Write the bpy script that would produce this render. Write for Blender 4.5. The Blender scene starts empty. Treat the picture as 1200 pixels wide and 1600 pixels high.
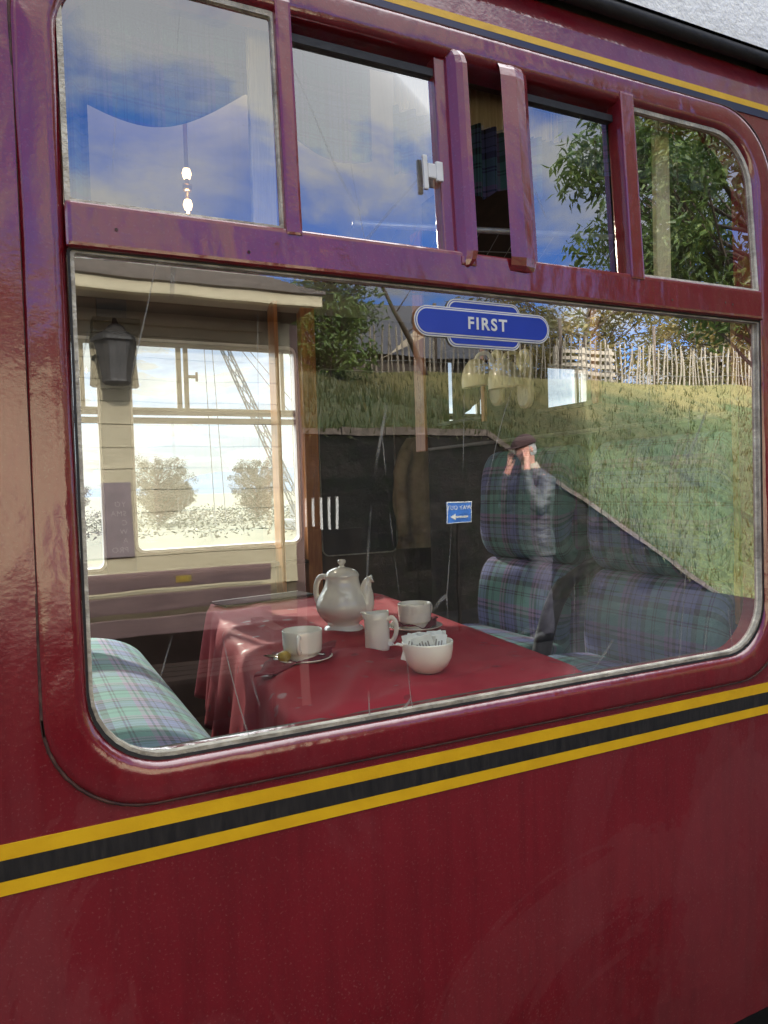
import bpy, bmesh, math, random
from mathutils import Vector, Matrix, noise as mnoise
random.seed(7)
S = bpy.context.scene
COL = S.collection
R = math.radians
LEAN = 0.06

# ------------------------------------------------------------------ materials
def nt(name):
    m = bpy.data.materials.new(name); m.use_nodes = True
    t = m.node_tree; t.nodes.clear()
    return m, t
class N:
    def __init__(s, t): s.t = t
    def n(s, ty, **k):
        x = s.t.nodes.new(ty)
        for a, v in k.items():
            if a.startswith('i_'):
                x.inputs[a[2:].replace('_', ' ')].default_value = v
            else: setattr(x, a, v)
        return x
    def l(s, a, b): s.t.links.new(a, b)
def rgba(c): return (c[0], c[1], c[2], 1)
def ramp(g, src, stops, interp='LINEAR'):
    r = g.n('ShaderNodeValToRGB'); r.color_ramp.interpolation = interp
    e = r.color_ramp.elements
    while len(e) < len(stops): e.new(0.5)
    for i, (p, c) in enumerate(stops):
        e[i].position = p; e[i].color = rgba(c) if len(c) == 3 else c
    g.l(src, r.inputs[0]); return r
def coords(g, kind='Object', scale=(1, 1, 1)):
    tc = g.n('ShaderNodeTexCoord'); mp = g.n('ShaderNodeMapping')
    mp.inputs['Scale'].default_value = scale
    g.l(tc.outputs[kind], mp.inputs[0]); return mp.outputs[0]
def noise(g, vec, scale, detail=4, rough=.55, dist=0):
    x = g.n('ShaderNodeTexNoise'); x.inputs['Scale'].default_value = scale; x.inputs['Detail'].default_value = detail
    x.inputs['Roughness'].default_value = rough; x.inputs['Distortion'].default_value = dist
    g.l(vec, x.inputs['Vector']); return x.outputs[0]
def mixc(g, fac, a, b, mode='MIX'):
    m = g.n('ShaderNodeMix', data_type='RGBA', blend_type=mode)
    for v, i in ((fac, 0), (a, 6), (b, 7)):
        if hasattr(v, 'links'): g.l(v, m.inputs[i])
        elif i == 0: m.inputs[0].default_value = v
        else: m.inputs[i].default_value = rgba(v)
    return m.outputs[2]
def math_(g, op, a, b=None, c=None):
    m = g.n('ShaderNodeMath', operation=op)
    for i, v in enumerate((a, b, c)):
        if v is None: continue
        if hasattr(v, 'links'): g.l(v, m.inputs[i])
        else: m.inputs[i].default_value = v
    return m.outputs[0]
def mapr(g, v, a, b, c=0, d=1):
    m = g.n('ShaderNodeMapRange'); g.l(v, m.inputs[0])
    for i, x in zip((1, 2, 3, 4), (a, b, c, d)): m.inputs[i].default_value = x
    return m.outputs[0]
def simple(name, c, c2=None, rough=.6, scale=8, bump=.0, bscale=60, metal=0, coat=0, stretch=(1, 1, 1), spec=.5, trans=0):
    m, t = nt(name); g = N(t)
    v = coords(g, scale=stretch)
    p = g.n('ShaderNodeBsdfPrincipled'); o = g.n('ShaderNodeOutputMaterial')
    c2 = c2 or tuple(x * .75 for x in c)
    nz = noise(g, v, scale)
    f = mapr(g, nz, .35, .65)
    g.l(mixc(g, f, c, c2), p.inputs['Base Color'])
    p.inputs['Roughness'].default_value = rough; p.inputs['Metallic'].default_value = metal
    p.inputs['Coat Weight'].default_value = coat; p.inputs['Coat Roughness'].default_value = .08
    p.inputs['Specular IOR Level'].default_value = spec
    if bump:
        b = g.n('ShaderNodeBump'); b.inputs['Strength'].default_value = bump; b.inputs['Distance'].default_value = .01
        g.l(noise(g, v, bscale, 6), b.inputs['Height']); g.l(b.outputs[0], p.inputs['Normal'])
    g.l(p.outputs[0], o.inputs[0]); return m

def paint_mat(name, c1, c2, dust=.5, tilt=1.0):
    """old glossy coach enamel: stains, rain streaks, wavy sheet metal under a clear coat"""
    m, t = nt(name); g = N(t)
    v = coords(g); vs = coords(g, scale=(22, 22, 1.1))
    p = g.n('ShaderNodeBsdfPrincipled'); o = g.n('ShaderNodeOutputMaterial')
    big = noise(g, v, 2.2, 5, .6, .4); st = noise(g, vs, 1.6, 5, .65)
    base = mixc(g, mapr(g, big, .3, .7), c1, c2)
    base = mixc(g, mapr(g, st, .45, .72, 0, .45), base, tuple(x * .5 for x in c1))
    # pale chalky bloom
    blo = noise(g, v, 1.3, 6, .7, 1.2)
    base = mixc(g, mapr(g, blo, .505, .52, 0, .20 * dust), base, (.26, .10, .10))
    base = mixc(g, mapr(g, noise(g, v, .9, 7, .6, 2), .50, .53, 0, .22 * dust), base, (.24, .07, .08))
    sp = noise(g, v, 260, 2, .5)
    base = mixc(g, mapr(g, sp, .60, .72, 0, .45 * dust), base, (.32, .16, .15))
    g.l(base, p.inputs['Base Color'])
    g.l(mapr(g, blo, .4, .62, .28, .5), p.inputs['Roughness'])
    p.inputs['Coat Weight'].default_value = 1
    p.inputs['Coat IOR'].default_value = 2.0; p.inputs['Specular IOR Level'].default_value = .15
    g.l(mapr(g, big, .3, .75, .04, .16), p.inputs['Coat Roughness'])
    b = g.n('ShaderNodeBump'); b.inputs['Strength'].default_value = .42 * tilt; b.inputs['Distance'].default_value = .012
    g.l(math_(g, 'ADD', noise(g, coords(g, scale=(1, 1, .5)), 9, 3, .5, .3), math_(g, 'MULTIPLY', math_(g, 'MULTIPLY', noise(g, v, 38, 4, .6, .5), mapr(g, noise(g, v, 3.2, 3), .50, .66)), .12)), b.inputs['Height'])
    b2 = g.n('ShaderNodeBump'); b2.inputs['Strength'].default_value = .10; b2.inputs['Distance'].default_value = .003
    g.l(noise(g, v, 130, 4), b2.inputs['Height']); g.l(b.outputs[0], b2.inputs['Normal'])
    g.l(b2.outputs[0], p.inputs['Coat Normal']); g.l(b2.outputs[0], p.inputs['Normal'])
    g.l(p.outputs[0], o.inputs[0]); return m

def glass_mat(name, refl=.34, haze=1.0, scr=1.0, wob=.15):
    m, t = nt(name); g = N(t); v = coords(g)
    o = g.n('ShaderNodeOutputMaterial')
    tr = g.n('ShaderNodeBsdfTransparent'); tr.inputs[0].default_value = (.90, .93, .90, 1)
    gl = g.n('ShaderNodeBsdfAnisotropic') if False else g.n('ShaderNodeBsdfGlossy'); gl.inputs['Roughness'].default_value = 0.0
    fr = g.n('ShaderNodeFresnel'); fr.inputs[0].default_value = 1.5
    k = math_(g, 'ADD', refl, math_(g, 'MULTIPLY', fr.outputs[0], .6))
    cb = g.n('ShaderNodeCombineColor'); 
    for i in range(3): g.l(k, cb.inputs[i])
    g.l(cb.outputs[0], gl.inputs[0])
    b = g.n('ShaderNodeBump'); b.inputs['Strength'].default_value = wob; b.inputs['Distance'].default_value = .004
    g.l(noise(g, v, 5, 2, .4), b.inputs['Height']); g.l(b.outputs[0], gl.inputs['Normal'])
    ad = g.n('ShaderNodeAddShader'); g.l(tr.outputs[0], ad.inputs[0]); g.l(gl.outputs[0], ad.inputs[1])
    # dirt film, wiping marks and scratches
    vs = coords(g, scale=(14, 1, .9)); n1 = noise(g, vs, 3.0, 6, .7, .6); n2 = noise(g, v, 1.4, 5, .65, 1)
    film = math_(g, 'ADD', mapr(g, n1, .54, .8, 0, .16), mapr(g, n2, .56, .76, 0, .07))
    specks = mapr(g, noise(g, v, 170, 2), .70, .76, 0, .22)
    film = math_(g, 'ADD', math_(g, 'MULTIPLY', film, haze), math_(g, 'MULTIPLY', specks, haze))
    scs = 0
    for (sc, rot, th) in ((3.1, .5, .0016), (2.3, -.9, .0013), (4.4, 1.35, .0018)):
        tc = g.n('ShaderNodeTexCoord'); mp = g.n('ShaderNodeMapping'); mp.inputs['Rotation'].default_value = (0, rot, 0); mp.inputs['Scale'].default_value = (1, 1, .22)
        g.l(tc.outputs['Object'], mp.inputs[0])
        wn = g.n('ShaderNodeTexNoise'); wn.inputs['Scale'].default_value = 1.2; g.l(mp.outputs[0], wn.inputs[0])
        av = g.n('ShaderNodeVectorMath', operation='MULTIPLY_ADD'); g.l(wn.outputs[1], av.inputs[0]); av.inputs[1].default_value = (.7, .7, .7); g.l(mp.outputs[0], av.inputs[2])
        vo = g.n('ShaderNodeTexVoronoi', feature='DISTANCE_TO_EDGE'); vo.inputs['Scale'].default_value = sc; g.l(av.outputs[0], vo.inputs['Vector'])
        a = mapr(g, vo.outputs['Distance'], th * sc * .6, th * sc * .3, 0, .5)
        msk = mapr(g, noise(g, v, 4.5 + rot, 2), .52, .6)
        a = math_(g, 'MULTIPLY', a, msk)
        scs = a if scs == 0 else math_(g, 'ADD', scs, a)
    fac = math_(g, 'MINIMUM', math_(g, 'ADD', film, math_(g, 'MULTIPLY', scs, scr)), .8)
    df = g.n('ShaderNodeBsdfDiffuse'); df.inputs[0].default_value = (.36, .36, .34, 1)
    tl = g.n('ShaderNodeBsdfTranslucent'); tl.inputs[0].default_value = (.62, .62, .58, 1)
    dm = g.n('ShaderNodeMixShader'); dm.inputs[0].default_value = .3; g.l(df.outputs[0], dm.inputs[1]); g.l(tl.outputs[0], dm.inputs[2])
    mx = g.n('ShaderNodeMixShader'); g.l(fac, mx.inputs[0]); g.l(ad.outputs[0], mx.inputs[1]); g.l(dm.outputs[0], mx.inputs[2])
    g.l(mx.outputs[0], o.inputs[0]); return m

def tartan_mat(name, gain=1.0, period=.15, sun_lift=0):
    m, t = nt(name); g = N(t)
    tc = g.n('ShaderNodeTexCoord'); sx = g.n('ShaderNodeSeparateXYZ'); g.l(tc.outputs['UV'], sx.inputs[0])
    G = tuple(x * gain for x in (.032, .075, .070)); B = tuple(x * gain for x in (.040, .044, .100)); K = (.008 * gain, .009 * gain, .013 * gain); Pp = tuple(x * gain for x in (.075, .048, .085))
    G, B, K, Pp = [tuple(x + sun_lift * q for x, q in zip(c, (.8, 1, .95))) for c in (G, B, K, Pp)]
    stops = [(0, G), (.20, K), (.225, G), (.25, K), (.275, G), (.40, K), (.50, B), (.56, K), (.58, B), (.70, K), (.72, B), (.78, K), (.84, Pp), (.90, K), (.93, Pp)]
    outs = []
    for ax in (0, 1):
        fr = math_(g, 'FRACT', math_(g, 'DIVIDE', sx.outputs[ax], period))
        outs.append(ramp(g, fr, stops, 'CONSTANT').outputs[0])
    # twill: fine diagonal interleave
    tw = math_(g, 'FRACT', math_(g, 'MULTIPLY', math_(g, 'ADD', sx.outputs[0], sx.outputs[1]), 420))
    c = mixc(g, mapr(g, tw, .3, .7, .35, .65), outs[0], outs[1])
    wear = noise(g, coords(g), 7, 4); c = mixc(g, mapr(g, wear, .4, .8, 0, .06), c, (.12 * gain, .11 * gain, .12 * gain))
    p = g.n('ShaderNodeBsdfPrincipled'); o = g.n('ShaderNodeOutputMaterial'); g.l(c, p.inputs['Base Color'])
    p.inputs['Roughness'].default_value = .85; p.inputs['Specular IOR Level'].default_value = .2
    b = g.n('ShaderNodeBump'); b.inputs['Strength'].default_value = .35; b.inputs['Distance'].default_value = .004
    g.l(noise(g, coords(g), 260, 3), b.inputs['Height']); g.l(b.outputs[0], p.inputs['Normal'])
    g.l(p.outputs[0], o.inputs[0]); return m

def damask_mat(name):
    m, t = nt(name); g = N(t); v = coords(g)
    p = g.n('ShaderNodeBsdfPrincipled'); o = g.n('ShaderNodeOutputMaterial')
    base = mixc(g, mapr(g, noise(g, v, 3, 4), .3, .7), (.33, .006, .023), (.25, .0045, .016))
    # woven leaf sprays, slightly darker satin
    vo = g.n('ShaderNodeTexVoronoi'); vo.inputs['Scale'].default_value = 26
    av = g.n('ShaderNodeVectorMath', operation='MULTIPLY_ADD'); wn = g.n('ShaderNodeTexNoise'); wn.inputs['Scale'].default_value = 11; g.l(v, wn.inputs[0])
    g.l(wn.outputs[1], av.inputs[0]); av.inputs[1].default_value = (.07, .07, .07); g.l(v, av.inputs[2]); g.l(av.outputs[0], vo.inputs['Vector'])
    leaf = mapr(g, vo.outputs['Distance'], .28, .22)
    vb = g.n('ShaderNodeTexVoronoi'); vb.inputs['Scale'].default_value = 5.2; vb.inputs['Randomness'].default_value = .5; g.l(v, vb.inputs['Vector'])
    spray = mapr(g, vb.outputs['Distance'], .42, .36)
    lf = math_(g, 'MULTIPLY', leaf, spray)
    base = mixc(g, math_(g, 'MULTIPLY', lf, .5), base, (.10, .004, .012))
    g.l(base, p.inputs['Base Color']); g.l(mapr(g, lf, 0, 1, .72, .45), p.inputs['Roughness'])
    p.inputs['Specular IOR Level'].default_value = .25
    b = g.n('ShaderNodeBump'); b.inputs['Strength'].default_value = .3; b.inputs['Distance'].default_value = .002
    g.l(noise(g, v, 500, 2), b.inputs['Height']); g.l(b.outputs[0], p.inputs['Normal'])
    g.l(p.outputs[0], o.inputs[0]); return m

def leaf_mat(name, c1, c2, c3):
    m, t = nt(name); g = N(t); o = g.n('ShaderNodeOutputMaterial')
    v = coords(g)
    nz = noise(g, v, 1.3, 3); n2 = noise(g, v, 14, 2)
    c = mixc(g, mapr(g, nz, .35, .65), c1, c2); c = mixc(g, mapr(g, n2, .5, .7), c, c3)
    df = g.n('ShaderNodeBsdfPrincipled'); g.l(c, df.inputs['Base Color']); df.inputs['Roughness'].default_value = .45
    tl = g.n('ShaderNodeBsdfTranslucent'); g.l(c, tl.inputs[0])
    mx = g.n('ShaderNodeMixShader'); mx.inputs[0].default_value = .35; g.l(df.outputs[0], mx.inputs[1]); g.l(tl.outputs[0], mx.inputs[2])
    g.l(mx.outputs[0], o.inputs[0]); return m

def grass_mat(name):
    m, t = nt(name); g = N(t); v = coords(g)
    p = g.n('ShaderNodeBsdfPrincipled'); o = g.n('ShaderNodeOutputMaterial')
    a = noise(g, v, .55, 5, .6, .5); b_ = noise(g, coords(g, scale=(5, 5, 1.2)), 4, 5, .7)
    c = mixc(g, mapr(g, a, .36, .62), (.045, .080, .013), (.150, .125, .036))
    c = mixc(g, mapr(g, b_, .38, .62, 0, .85), c, (.035, .06, .012))
    c = mixc(g, mapr(g, noise(g, v, 9, 3), .60, .70, 0, .6), c, (.26, .16, .08))
    sz = g.n('ShaderNodeSeparateXYZ'); g.l(v, sz.inputs[0])
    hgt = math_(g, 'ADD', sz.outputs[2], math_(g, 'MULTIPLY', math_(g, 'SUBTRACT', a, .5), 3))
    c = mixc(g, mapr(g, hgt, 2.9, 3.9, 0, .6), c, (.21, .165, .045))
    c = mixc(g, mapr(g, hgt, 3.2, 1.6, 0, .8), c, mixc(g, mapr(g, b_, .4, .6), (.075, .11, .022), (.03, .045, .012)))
    g.l(c, p.inputs['Base Color']); p.inputs['Roughness'].default_value = .9
    b = g.n('ShaderNodeBump'); b.inputs['Strength'].default_value = 1; b.inputs['Distance'].default_value = .12
    g.l(noise(g, v, 9, 8, .75), b.inputs['Height']); g.l(b.outputs[0], p.inputs['Normal'])
    g.l(p.outputs[0], o.inputs[0]); return m

M = {}
M['maroon'] = paint_mat('maroon_enamel', (.215, .008, .017), (.165, .006, .013))
M['maroon_frame'] = paint_mat('maroon_frame_enamel', (.215, .006, .015), (.155, .005, .012), dust=.3, tilt=1.3)
M['yellow'] = simple('yellow_lining', (.80, .47, .012), (.72, .40, .01), .35, 14, coat=.5, bump=.1)
M['black'] = simple('black_lining', (.012, .012, .014), (.03, .027, .027), .35, 18, coat=.6, bump=.1, stretch=(6, 6, 1))
M['dark_blue'] = simple('dark_blue_lining', (.020, .022, .07), None, .35, 10, coat=.5)
M['roof'] = simple('grey_roof_paint', (.86, .85, .81), (.74, .73, .70), .7, 30, bump=.4, bscale=90)
M['rubber'] = simple('black_rubber', (.015, .014, .016), None, .6, 30, bump=.2)
M['bead'] = simple('cream_sealant', (.62, .58, .48), (.30, .27, .22), .6, 26, bump=.5, bscale=120)
M['seam'] = simple('dirty_seam', (.035, .012, .012), (.09, .04, .03), .8, 40, bump=.4)
M['alu'] = simple('dull_aluminium', (.55, .55, .53), (.35, .34, .33), .45, 30, metal=.6, bump=.15)
M['glass'] = glass_mat('window_glass', refl=.20, haze=.15, scr=1.0, wob=.09)
M['glass_top'] = glass_mat('vent_glass', refl=.36, haze=.35, scr=.5, wob=.1)
M['glass_far'] = glass_mat('far_window_glass', refl=.04, haze=.06, scr=.1)
M['tartan'] = tartan_mat('sunlit_tartan_moquette', 4.4, sun_lift=.15)  # sunlight painted into the cloth: higher gain and pale offset for the left seat
M['tartan_shade'] = tartan_mat('shaded_tartan_moquette', 2.7)  # same cloth in a darker copy for the seats out of the sun
M['tartan_curtain'] = tartan_mat('tartan_curtain', 1.6, .12)
M['damask'] = damask_mat('red_damask')
M['napkin'] = simple('burgundy_napkin', (.20, .010, .030), (.14, .006, .02), .75, 9, bump=.3, bscale=300)
M['china'] = simple('white_china', (.96, .91, .79), (.94, .89, .76), .10, 6, coat=1.0)
M['steel'] = simple('spoon_steel', (.72, .71, .69), None, .18, 6, metal=1)
M['paper'] = simple('paper_sachet', (.85, .84, .80), (.72, .72, .70), .6, 60)
M['paper_print'] = simple('printed_sachet', (.35, .32, .30), None, .6, 60)
M['biscuit'] = simple('amaretti_wrap', (.55, .38, .06), (.40, .26, .04), .4, 50, bump=.4)
M['wood'] = simple('varnished_wood', (.48, .19, .06), (.30, .10, .03), .35, 5, coat=.4, stretch=(14, 14, 1.2))
M['wood_light'] = simple('orange_varnished_wood', (.52, .23, .05), (.40, .15, .03), .35, 5, coat=.4, stretch=(14, 14, 1.2))
M['wood_dark'] = simple('dark_panelling', (.018, .011, .009), (.010, .007, .006), .7, 4, spec=.1, stretch=(3, 3, 9))
M['inner'] = simple('brown_inner_wall', (.075, .055, .045), (.05, .038, .032), .6, 4)
M['cream_in'] = simple('cream_ceiling', (.34, .32, .27), None, .6, 4)
M['carpet'] = simple('worn_carpet', (.16, .12, .10), None, .95, 60)
M['leather'] = simple('black_leathercloth', (.016, .016, .020), None, .5, 40, bump=.25, spec=.3)
M['lampglass'] = simple('cream_lamp_shade', (.88, .88, .62), (.80, .80, .55), .35, 5, coat=.4)
M['lamp_hot'] = simple('brass', (.55, .36, .12), None, .3, 9, metal=1)
M['dark_fill'] = simple('dark_grey_fill', (.03, .035, .05), None, .7, 9)
M['coat'] = simple('olive_coat_cloth', (.42, .35, .25), (.22, .18, .12), .85, 7, bump=.5, bscale=40)
M['white_plastic'] = simple('white_plastic', (.72, .72, .70), None, .35, 9)
M['sign_blue'] = simple('sign_blue', (.010, .045, .42), (.008, .038, .36), .25, 8, coat=.4)
M['sign_white'] = simple('sign_white', (.80, .80, .76), None, .35, 8)
M['wo_blue'] = simple('station_sign_blue', (.05, .20, .62), None, .4, 8)
M['cream_boards'] = simple('cream_boards', (.56, .49, .32), (.48, .42, .27), .6, 3, bump=.15, bscale=30, stretch=(1, 1, 5))
M['brown_boards'] = simple('brown_boards', (.20, .12, .10), (.14, .085, .07), .6, 4, bump=.2)
M['dark_dado'] = simple('dark_plinth', (.040, .026, .02), (.025, .016, .012), .8, 4, bump=.2, spec=.2)
M['tan_dado'] = simple('tan_dado', (.30, .23, .13), (.22, .17, .10), .7, 4, bump=.2)
M['bench_wood'] = simple('mauve_bench_wood', (.25, .155, .135), (.18, .11, .10), .6, 5, bump=.2, stretch=(1, 8, 8))
M['slate'] = simple('brown_slate', (.12, .095, .08), (.07, .06, .055), .8, 9, bump=.4, bscale=25)
M['notice_text'] = simple('notice_text', (.46, .40, .39), None, .6, 9)
M['lantern'] = simple('weathered_lantern', (.085, .08, .075), (.05, .048, .045), .7, 9)
M['notice'] = simple('mauve_notice', (.26, .20, .20), None, .5, 9)
M['asphalt'] = simple('platform_asphalt', (.022, .021, .020), (.014, .013, .013), .9, 5, bump=.5, bscale=90, spec=.03)
M['stone'] = simple('dark_stone_wall', (.012, .011, .010), (.024, .020, .017), .9, 5, bump=.8, bscale=14, spec=.05)
m_, t_ = nt('coursed_dark_stone'); g = N(t_); v_ = coords(g)
sx_ = g.n('ShaderNodeSeparateXYZ'); g.l(v_, sx_.inputs[0]); cx_ = g.n('ShaderNodeCombineXYZ'); g.l(sx_.outputs[0], cx_.inputs[0]); g.l(sx_.outputs[2], cx_.inputs[1])
wp = g.n('ShaderNodeVectorMath', operation='MULTIPLY_ADD'); nz_ = g.n('ShaderNodeTexNoise'); nz_.inputs['Scale'].default_value = 2.2; g.l(v_, nz_.inputs[0]); g.l(nz_.outputs[1], wp.inputs[0]); wp.inputs[1].default_value = (.10, .10, .10); g.l(cx_.outputs[0], wp.inputs[2])
br = g.n('ShaderNodeTexBrick'); g.l(wp.outputs[0], br.inputs[0]); br.inputs['Scale'].default_value = 1.6; br.inputs['Color1'].default_value = (.030, .026, .023, 1); br.inputs['Color2'].default_value = (.012, .011, .012, 1); br.inputs['Mortar'].default_value = (.026, .024, .022, 1); br.inputs['Mortar Size'].default_value = .018; br.inputs['Mortar Smooth'].default_value = .4
pb = g.n('ShaderNodeBsdfPrincipled'); pb.inputs['Roughness'].default_value = .95; pb.inputs['Specular IOR Level'].default_value = .05; ob = g.n('ShaderNodeOutputMaterial')
g.l(mixc(g, mapr(g, noise(g, v_, 6, 6, .7), .42, .66), br.outputs[0], (.012, .016, .010)), pb.inputs['Base Color'])
bb = g.n('ShaderNodeBump'); bb.inputs['Distance'].default_value = .05; g.l(noise(g, v_, 9, 7, .7), bb.inputs['Height']); g.l(bb.outputs[0], pb.inputs['Normal']); g.l(pb.outputs[0], ob.inputs[0]); M['stone_wall'] = m_
M['coping'] = simple('stone_coping', (.14, .11, .085), (.07, .055, .04), .9, 12, bump=.6)
M['grass'] = grass_mat('rough_grass')
M['blade'] = leaf_mat('grass_blades', (.028, .058, .010), (.095, .09, .024), (.17, .145, .055))
M['leafA'] = leaf_mat('dark_green_leaves', (.055, .10, .022), (.10, .16, .03), (.19, .23, .05))
M['leafB'] = leaf_mat('autumn_leaves', (.10, .10, .03), (.22, .15, .04), (.07, .09, .03))
M['leafC'] = leaf_mat('hazy_tree_leaves', (.010, .028, .024), (.018, .036, .028), (.026, .038, .022))
M['bark'] = simple('bark', (.12, .09, .065), (.07, .05, .035), .9, 12, bump=.8, bscale=20, stretch=(3, 3, .7))
M['paling'] = simple('chestnut_paling', (.34, .29, .22), (.20, .17, .13), .8, 6, bump=.3, stretch=(9, 9, 1))
M['wire'] = simple('galvanised_wire', (.3, .3, .3), None, .5, 9, metal=.7)
M['white_wood'] = simple('white_painted_wood', (.75, .75, .72), None, .6, 9)
M['house_wall'] = simple('pale_render', (.45, .38, .28), None, .8, 5)
M['dark_slate'] = simple('dark_slate', (.035, .035, .042), None, .6, 7, bump=.3)
M['crane'] = simple('grey_crane_steel', (.22, .24, .26), None, .6, 9)
M['ballast'] = simple('track_ballast', (.075, .052, .045), (.04, .03, .026), .9, 3, bump=.8, bscale=60)
M['field'] = simple('far_field', (.04, .05, .022), (.07, .062, .03), .9, .06, bump=.2)
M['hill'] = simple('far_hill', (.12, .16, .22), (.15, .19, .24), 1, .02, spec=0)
M['rail'] = simple('rusty_rail', (.34, .16, .12), (.2, .1, .08), .6, 9)
M['skin'] = simple('skin', (.62, .31, .22), (.55, .25, .18), .5, 18, bump=.1)
M['jacket'] = simple('dark_waxed_jacket', (.060, .066, .062), (.034, .038, .036), .5, 14, bump=.5, bscale=26, stretch=(1, 1, 2.5))
M['trouser'] = simple('grey_blue_trousers', (.085, .075, .090), (.055, .050, .062), .85, 14, bump=.3)
M['cap'] = simple('brown_tweed_cap', (.060, .028, .026), (.04, .02, .02), .95, 60, bump=.4, bscale=200)
M['hair'] = simple('grey_hair', (.50, .48, .45), (.3, .29, .27), .7, 60, bump=.5, bscale=120)
M['shoe'] = simple('black_shoe', (.02, .018, .016), None, .4, 10)
M['net'] = simple('luggage_net', (.20, .20, .20), None, .7, 20)
M['curtain_head'] = simple('cream_curtain_heading', (.60, .50, .33), (.50, .41, .26), .85, 20, bump=.3, stretch=(20, 1, 1))
M['menu'] = simple('black_menu_cover', (.012, .012, .015), None, .9, 9, spec=.05)

# ------------------------------------------------------------------ helpers
def link(o, parent=None):
    COL.objects.link(o)
    if parent: o.parent = parent
    return o
def mk(name, bm, mat, parent=None, smooth=False, lean=False, keep=False):
    me = bpy.data.meshes.new(name)
    if lean:
        for v in bm.verts: v.co.y += LEAN * max(0, v.co.z - 1.70)
    if not keep: bmesh.ops.recalc_face_normals(bm, faces=bm.faces[:])
    bm.to_mesh(me); bm.free()
    for x in (mat if isinstance(mat, (list, tuple)) else [mat]): me.materials.append(x)
    if smooth:
        for p in me.polygons: p.use_smooth = True
    o = bpy.data.objects.new(name, me)
    return link(o, parent)
def thing(name, label, cat, loc=(0, 0, 0), rotz=0, group=None):
    o = bpy.data.objects.new(name, None); o.empty_display_size = .1; o.location = loc; o.rotation_euler = (0, 0, rotz)
    link(o); o['label'] = label; o['category'] = cat
    if group: o['group'] = group
    return o
def tag(o, label, cat, group=None):
    o['label'] = label; o['category'] = cat
    if group: o['group'] = group
    return o
def struct(o, kind='structure'): o['kind'] = kind; return o
def copy_tree(o, parent=None):
    c = o.copy(); COL.objects.link(c); c.parent = parent
    for ch in [x for x in bpy.data.objects if x.parent == o]: copy_tree(ch, c)
    return c
def box(bm, x0, x1, y0, y1, z0, z1, mi=0):
    vs = [bm.verts.new(p) for p in ((x0, y0, z0), (x1, y0, z0), (x1, y1, z0), (x0, y1, z0), (x0, y0, z1), (x1, y0, z1), (x1, y1, z1), (x0, y1, z1))]
    for f in ((0, 3, 2, 1), (4, 5, 6, 7), (0, 1, 5, 4), (1, 2, 6, 5), (2, 3, 7, 6), (3, 0, 4, 7)):
        bm.faces.new([vs[i] for i in f]).material_index = mi
    return vs
def bbox(bm, *a, bev=.004, seg=2):
    b2 = bmesh.new(); box(b2, *a)
    bmesh.ops.bevel(b2, geom=b2.edges[:], offset=bev, segments=seg, affect='EDGES', profile=.7)
    me = bpy.data.meshes.new('t'); b2.to_mesh(me); b2.free(); bm.from_mesh(me); bpy.data.meshes.remove(me)
def bxo(name, a, mat, parent=None, bev=.004, lean=False):
    bm = bmesh.new(); bbox(bm, *a, bev=bev); return mk(name, bm, mat, parent, lean=lean)
def tube(bm, pts, rad, seg=10, cap=True, sq=1.0):
    pts = [Vector(p) for p in pts]; n = len(pts)
    rr = rad if isinstance(rad, (list, tuple)) else [rad] * n
    rings = []; up = None
    for i, p in enumerate(pts):
        d = (pts[min(i + 1, n - 1)] - pts[max(i - 1, 0)]).normalized()
        if up is None:
            up = Vector((0, 0, 1)) if abs(d.z) < .9 else Vector((0, 1, 0))
        a = d.cross(up).normalized(); b = a.cross(d).normalized(); up = b
        rings.append([bm.verts.new(p + (a * math.cos(t) + b * math.sin(t) * sq) * rr[i]) for t in [2 * math.pi * k / seg for k in range(seg)]])
    for r0, r1 in zip(rings, rings[1:]):
        for k in range(seg): bm.faces.new((r0[k], r0[(k + 1) % seg], r1[(k + 1) % seg], r1[k]))
    if cap and seg > 2: bm.faces.new(rings[0][::-1]); bm.faces.new(rings[-1])
def lathe(bm, prof, seg=48, center=(0, 0, 0), spiral=None):
    rings = []; cx, cy, cz = center
    for r, z in prof:
        if r < 1e-5: rings.append([bm.verts.new((cx, cy, cz + z))])
        else: rings.append([bm.verts.new((cx + r * math.cos(2 * math.pi * k / seg), cy + r * math.sin(2 * math.pi * k / seg), cz + z)) for k in range(seg)])
    for a, b in zip(rings, rings[1:]):
        for k in range(seg):
            A = [a[k % len(a)], a[(k + 1) % len(a)], b[(k + 1) % len(b)], b[k % len(b)]]
            u = []
            for v in A:
                if v not in u: u.append(v)
            if len(u) >= 3:
                try: bm.faces.new(u)
                except ValueError: pass
def catmull(P, n=8):
    P = [Vector(p) for p in P]; out = []
    Q = [P[0] * 2 - P[1]] + P + [P[-1] * 2 - P[-2]]
    for i in range(1, len(Q) - 2):
        for k in range(n):
            t = k / n; a, b, c, d = Q[i - 1], Q[i], Q[i + 1], Q[i + 2]
            out.append(.5 * ((2 * b) + (c - a) * t + (2 * a - 5 * b + 4 * c - d) * t * t + (3 * b - a - 3 * c + d) * t ** 3))
    out.append(P[-1]); return out
def rrect(x0, x1, z0, z1, r, n=8):
    """rounded rectangle, r = (bl, br, tr, tl)"""
    if not isinstance(r, (tuple, list)): r = (r,) * 4
    pts = []
    for (cx, cz, a0, rad) in ((x0 + r[0], z0 + r[0], 180, r[0]), (x1 - r[1], z0 + r[1], 270, r[1]), (x1 - r[2], z1 - r[2], 0, r[2]), (x0 + r[3], z1 - r[3], 90, r[3])):
        for k in range(n + 1):
            a = R(a0 + 90 * k / n); pts.append((cx + rad * math.cos(a), cz + rad * math.sin(a)))
    return pts
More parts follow.
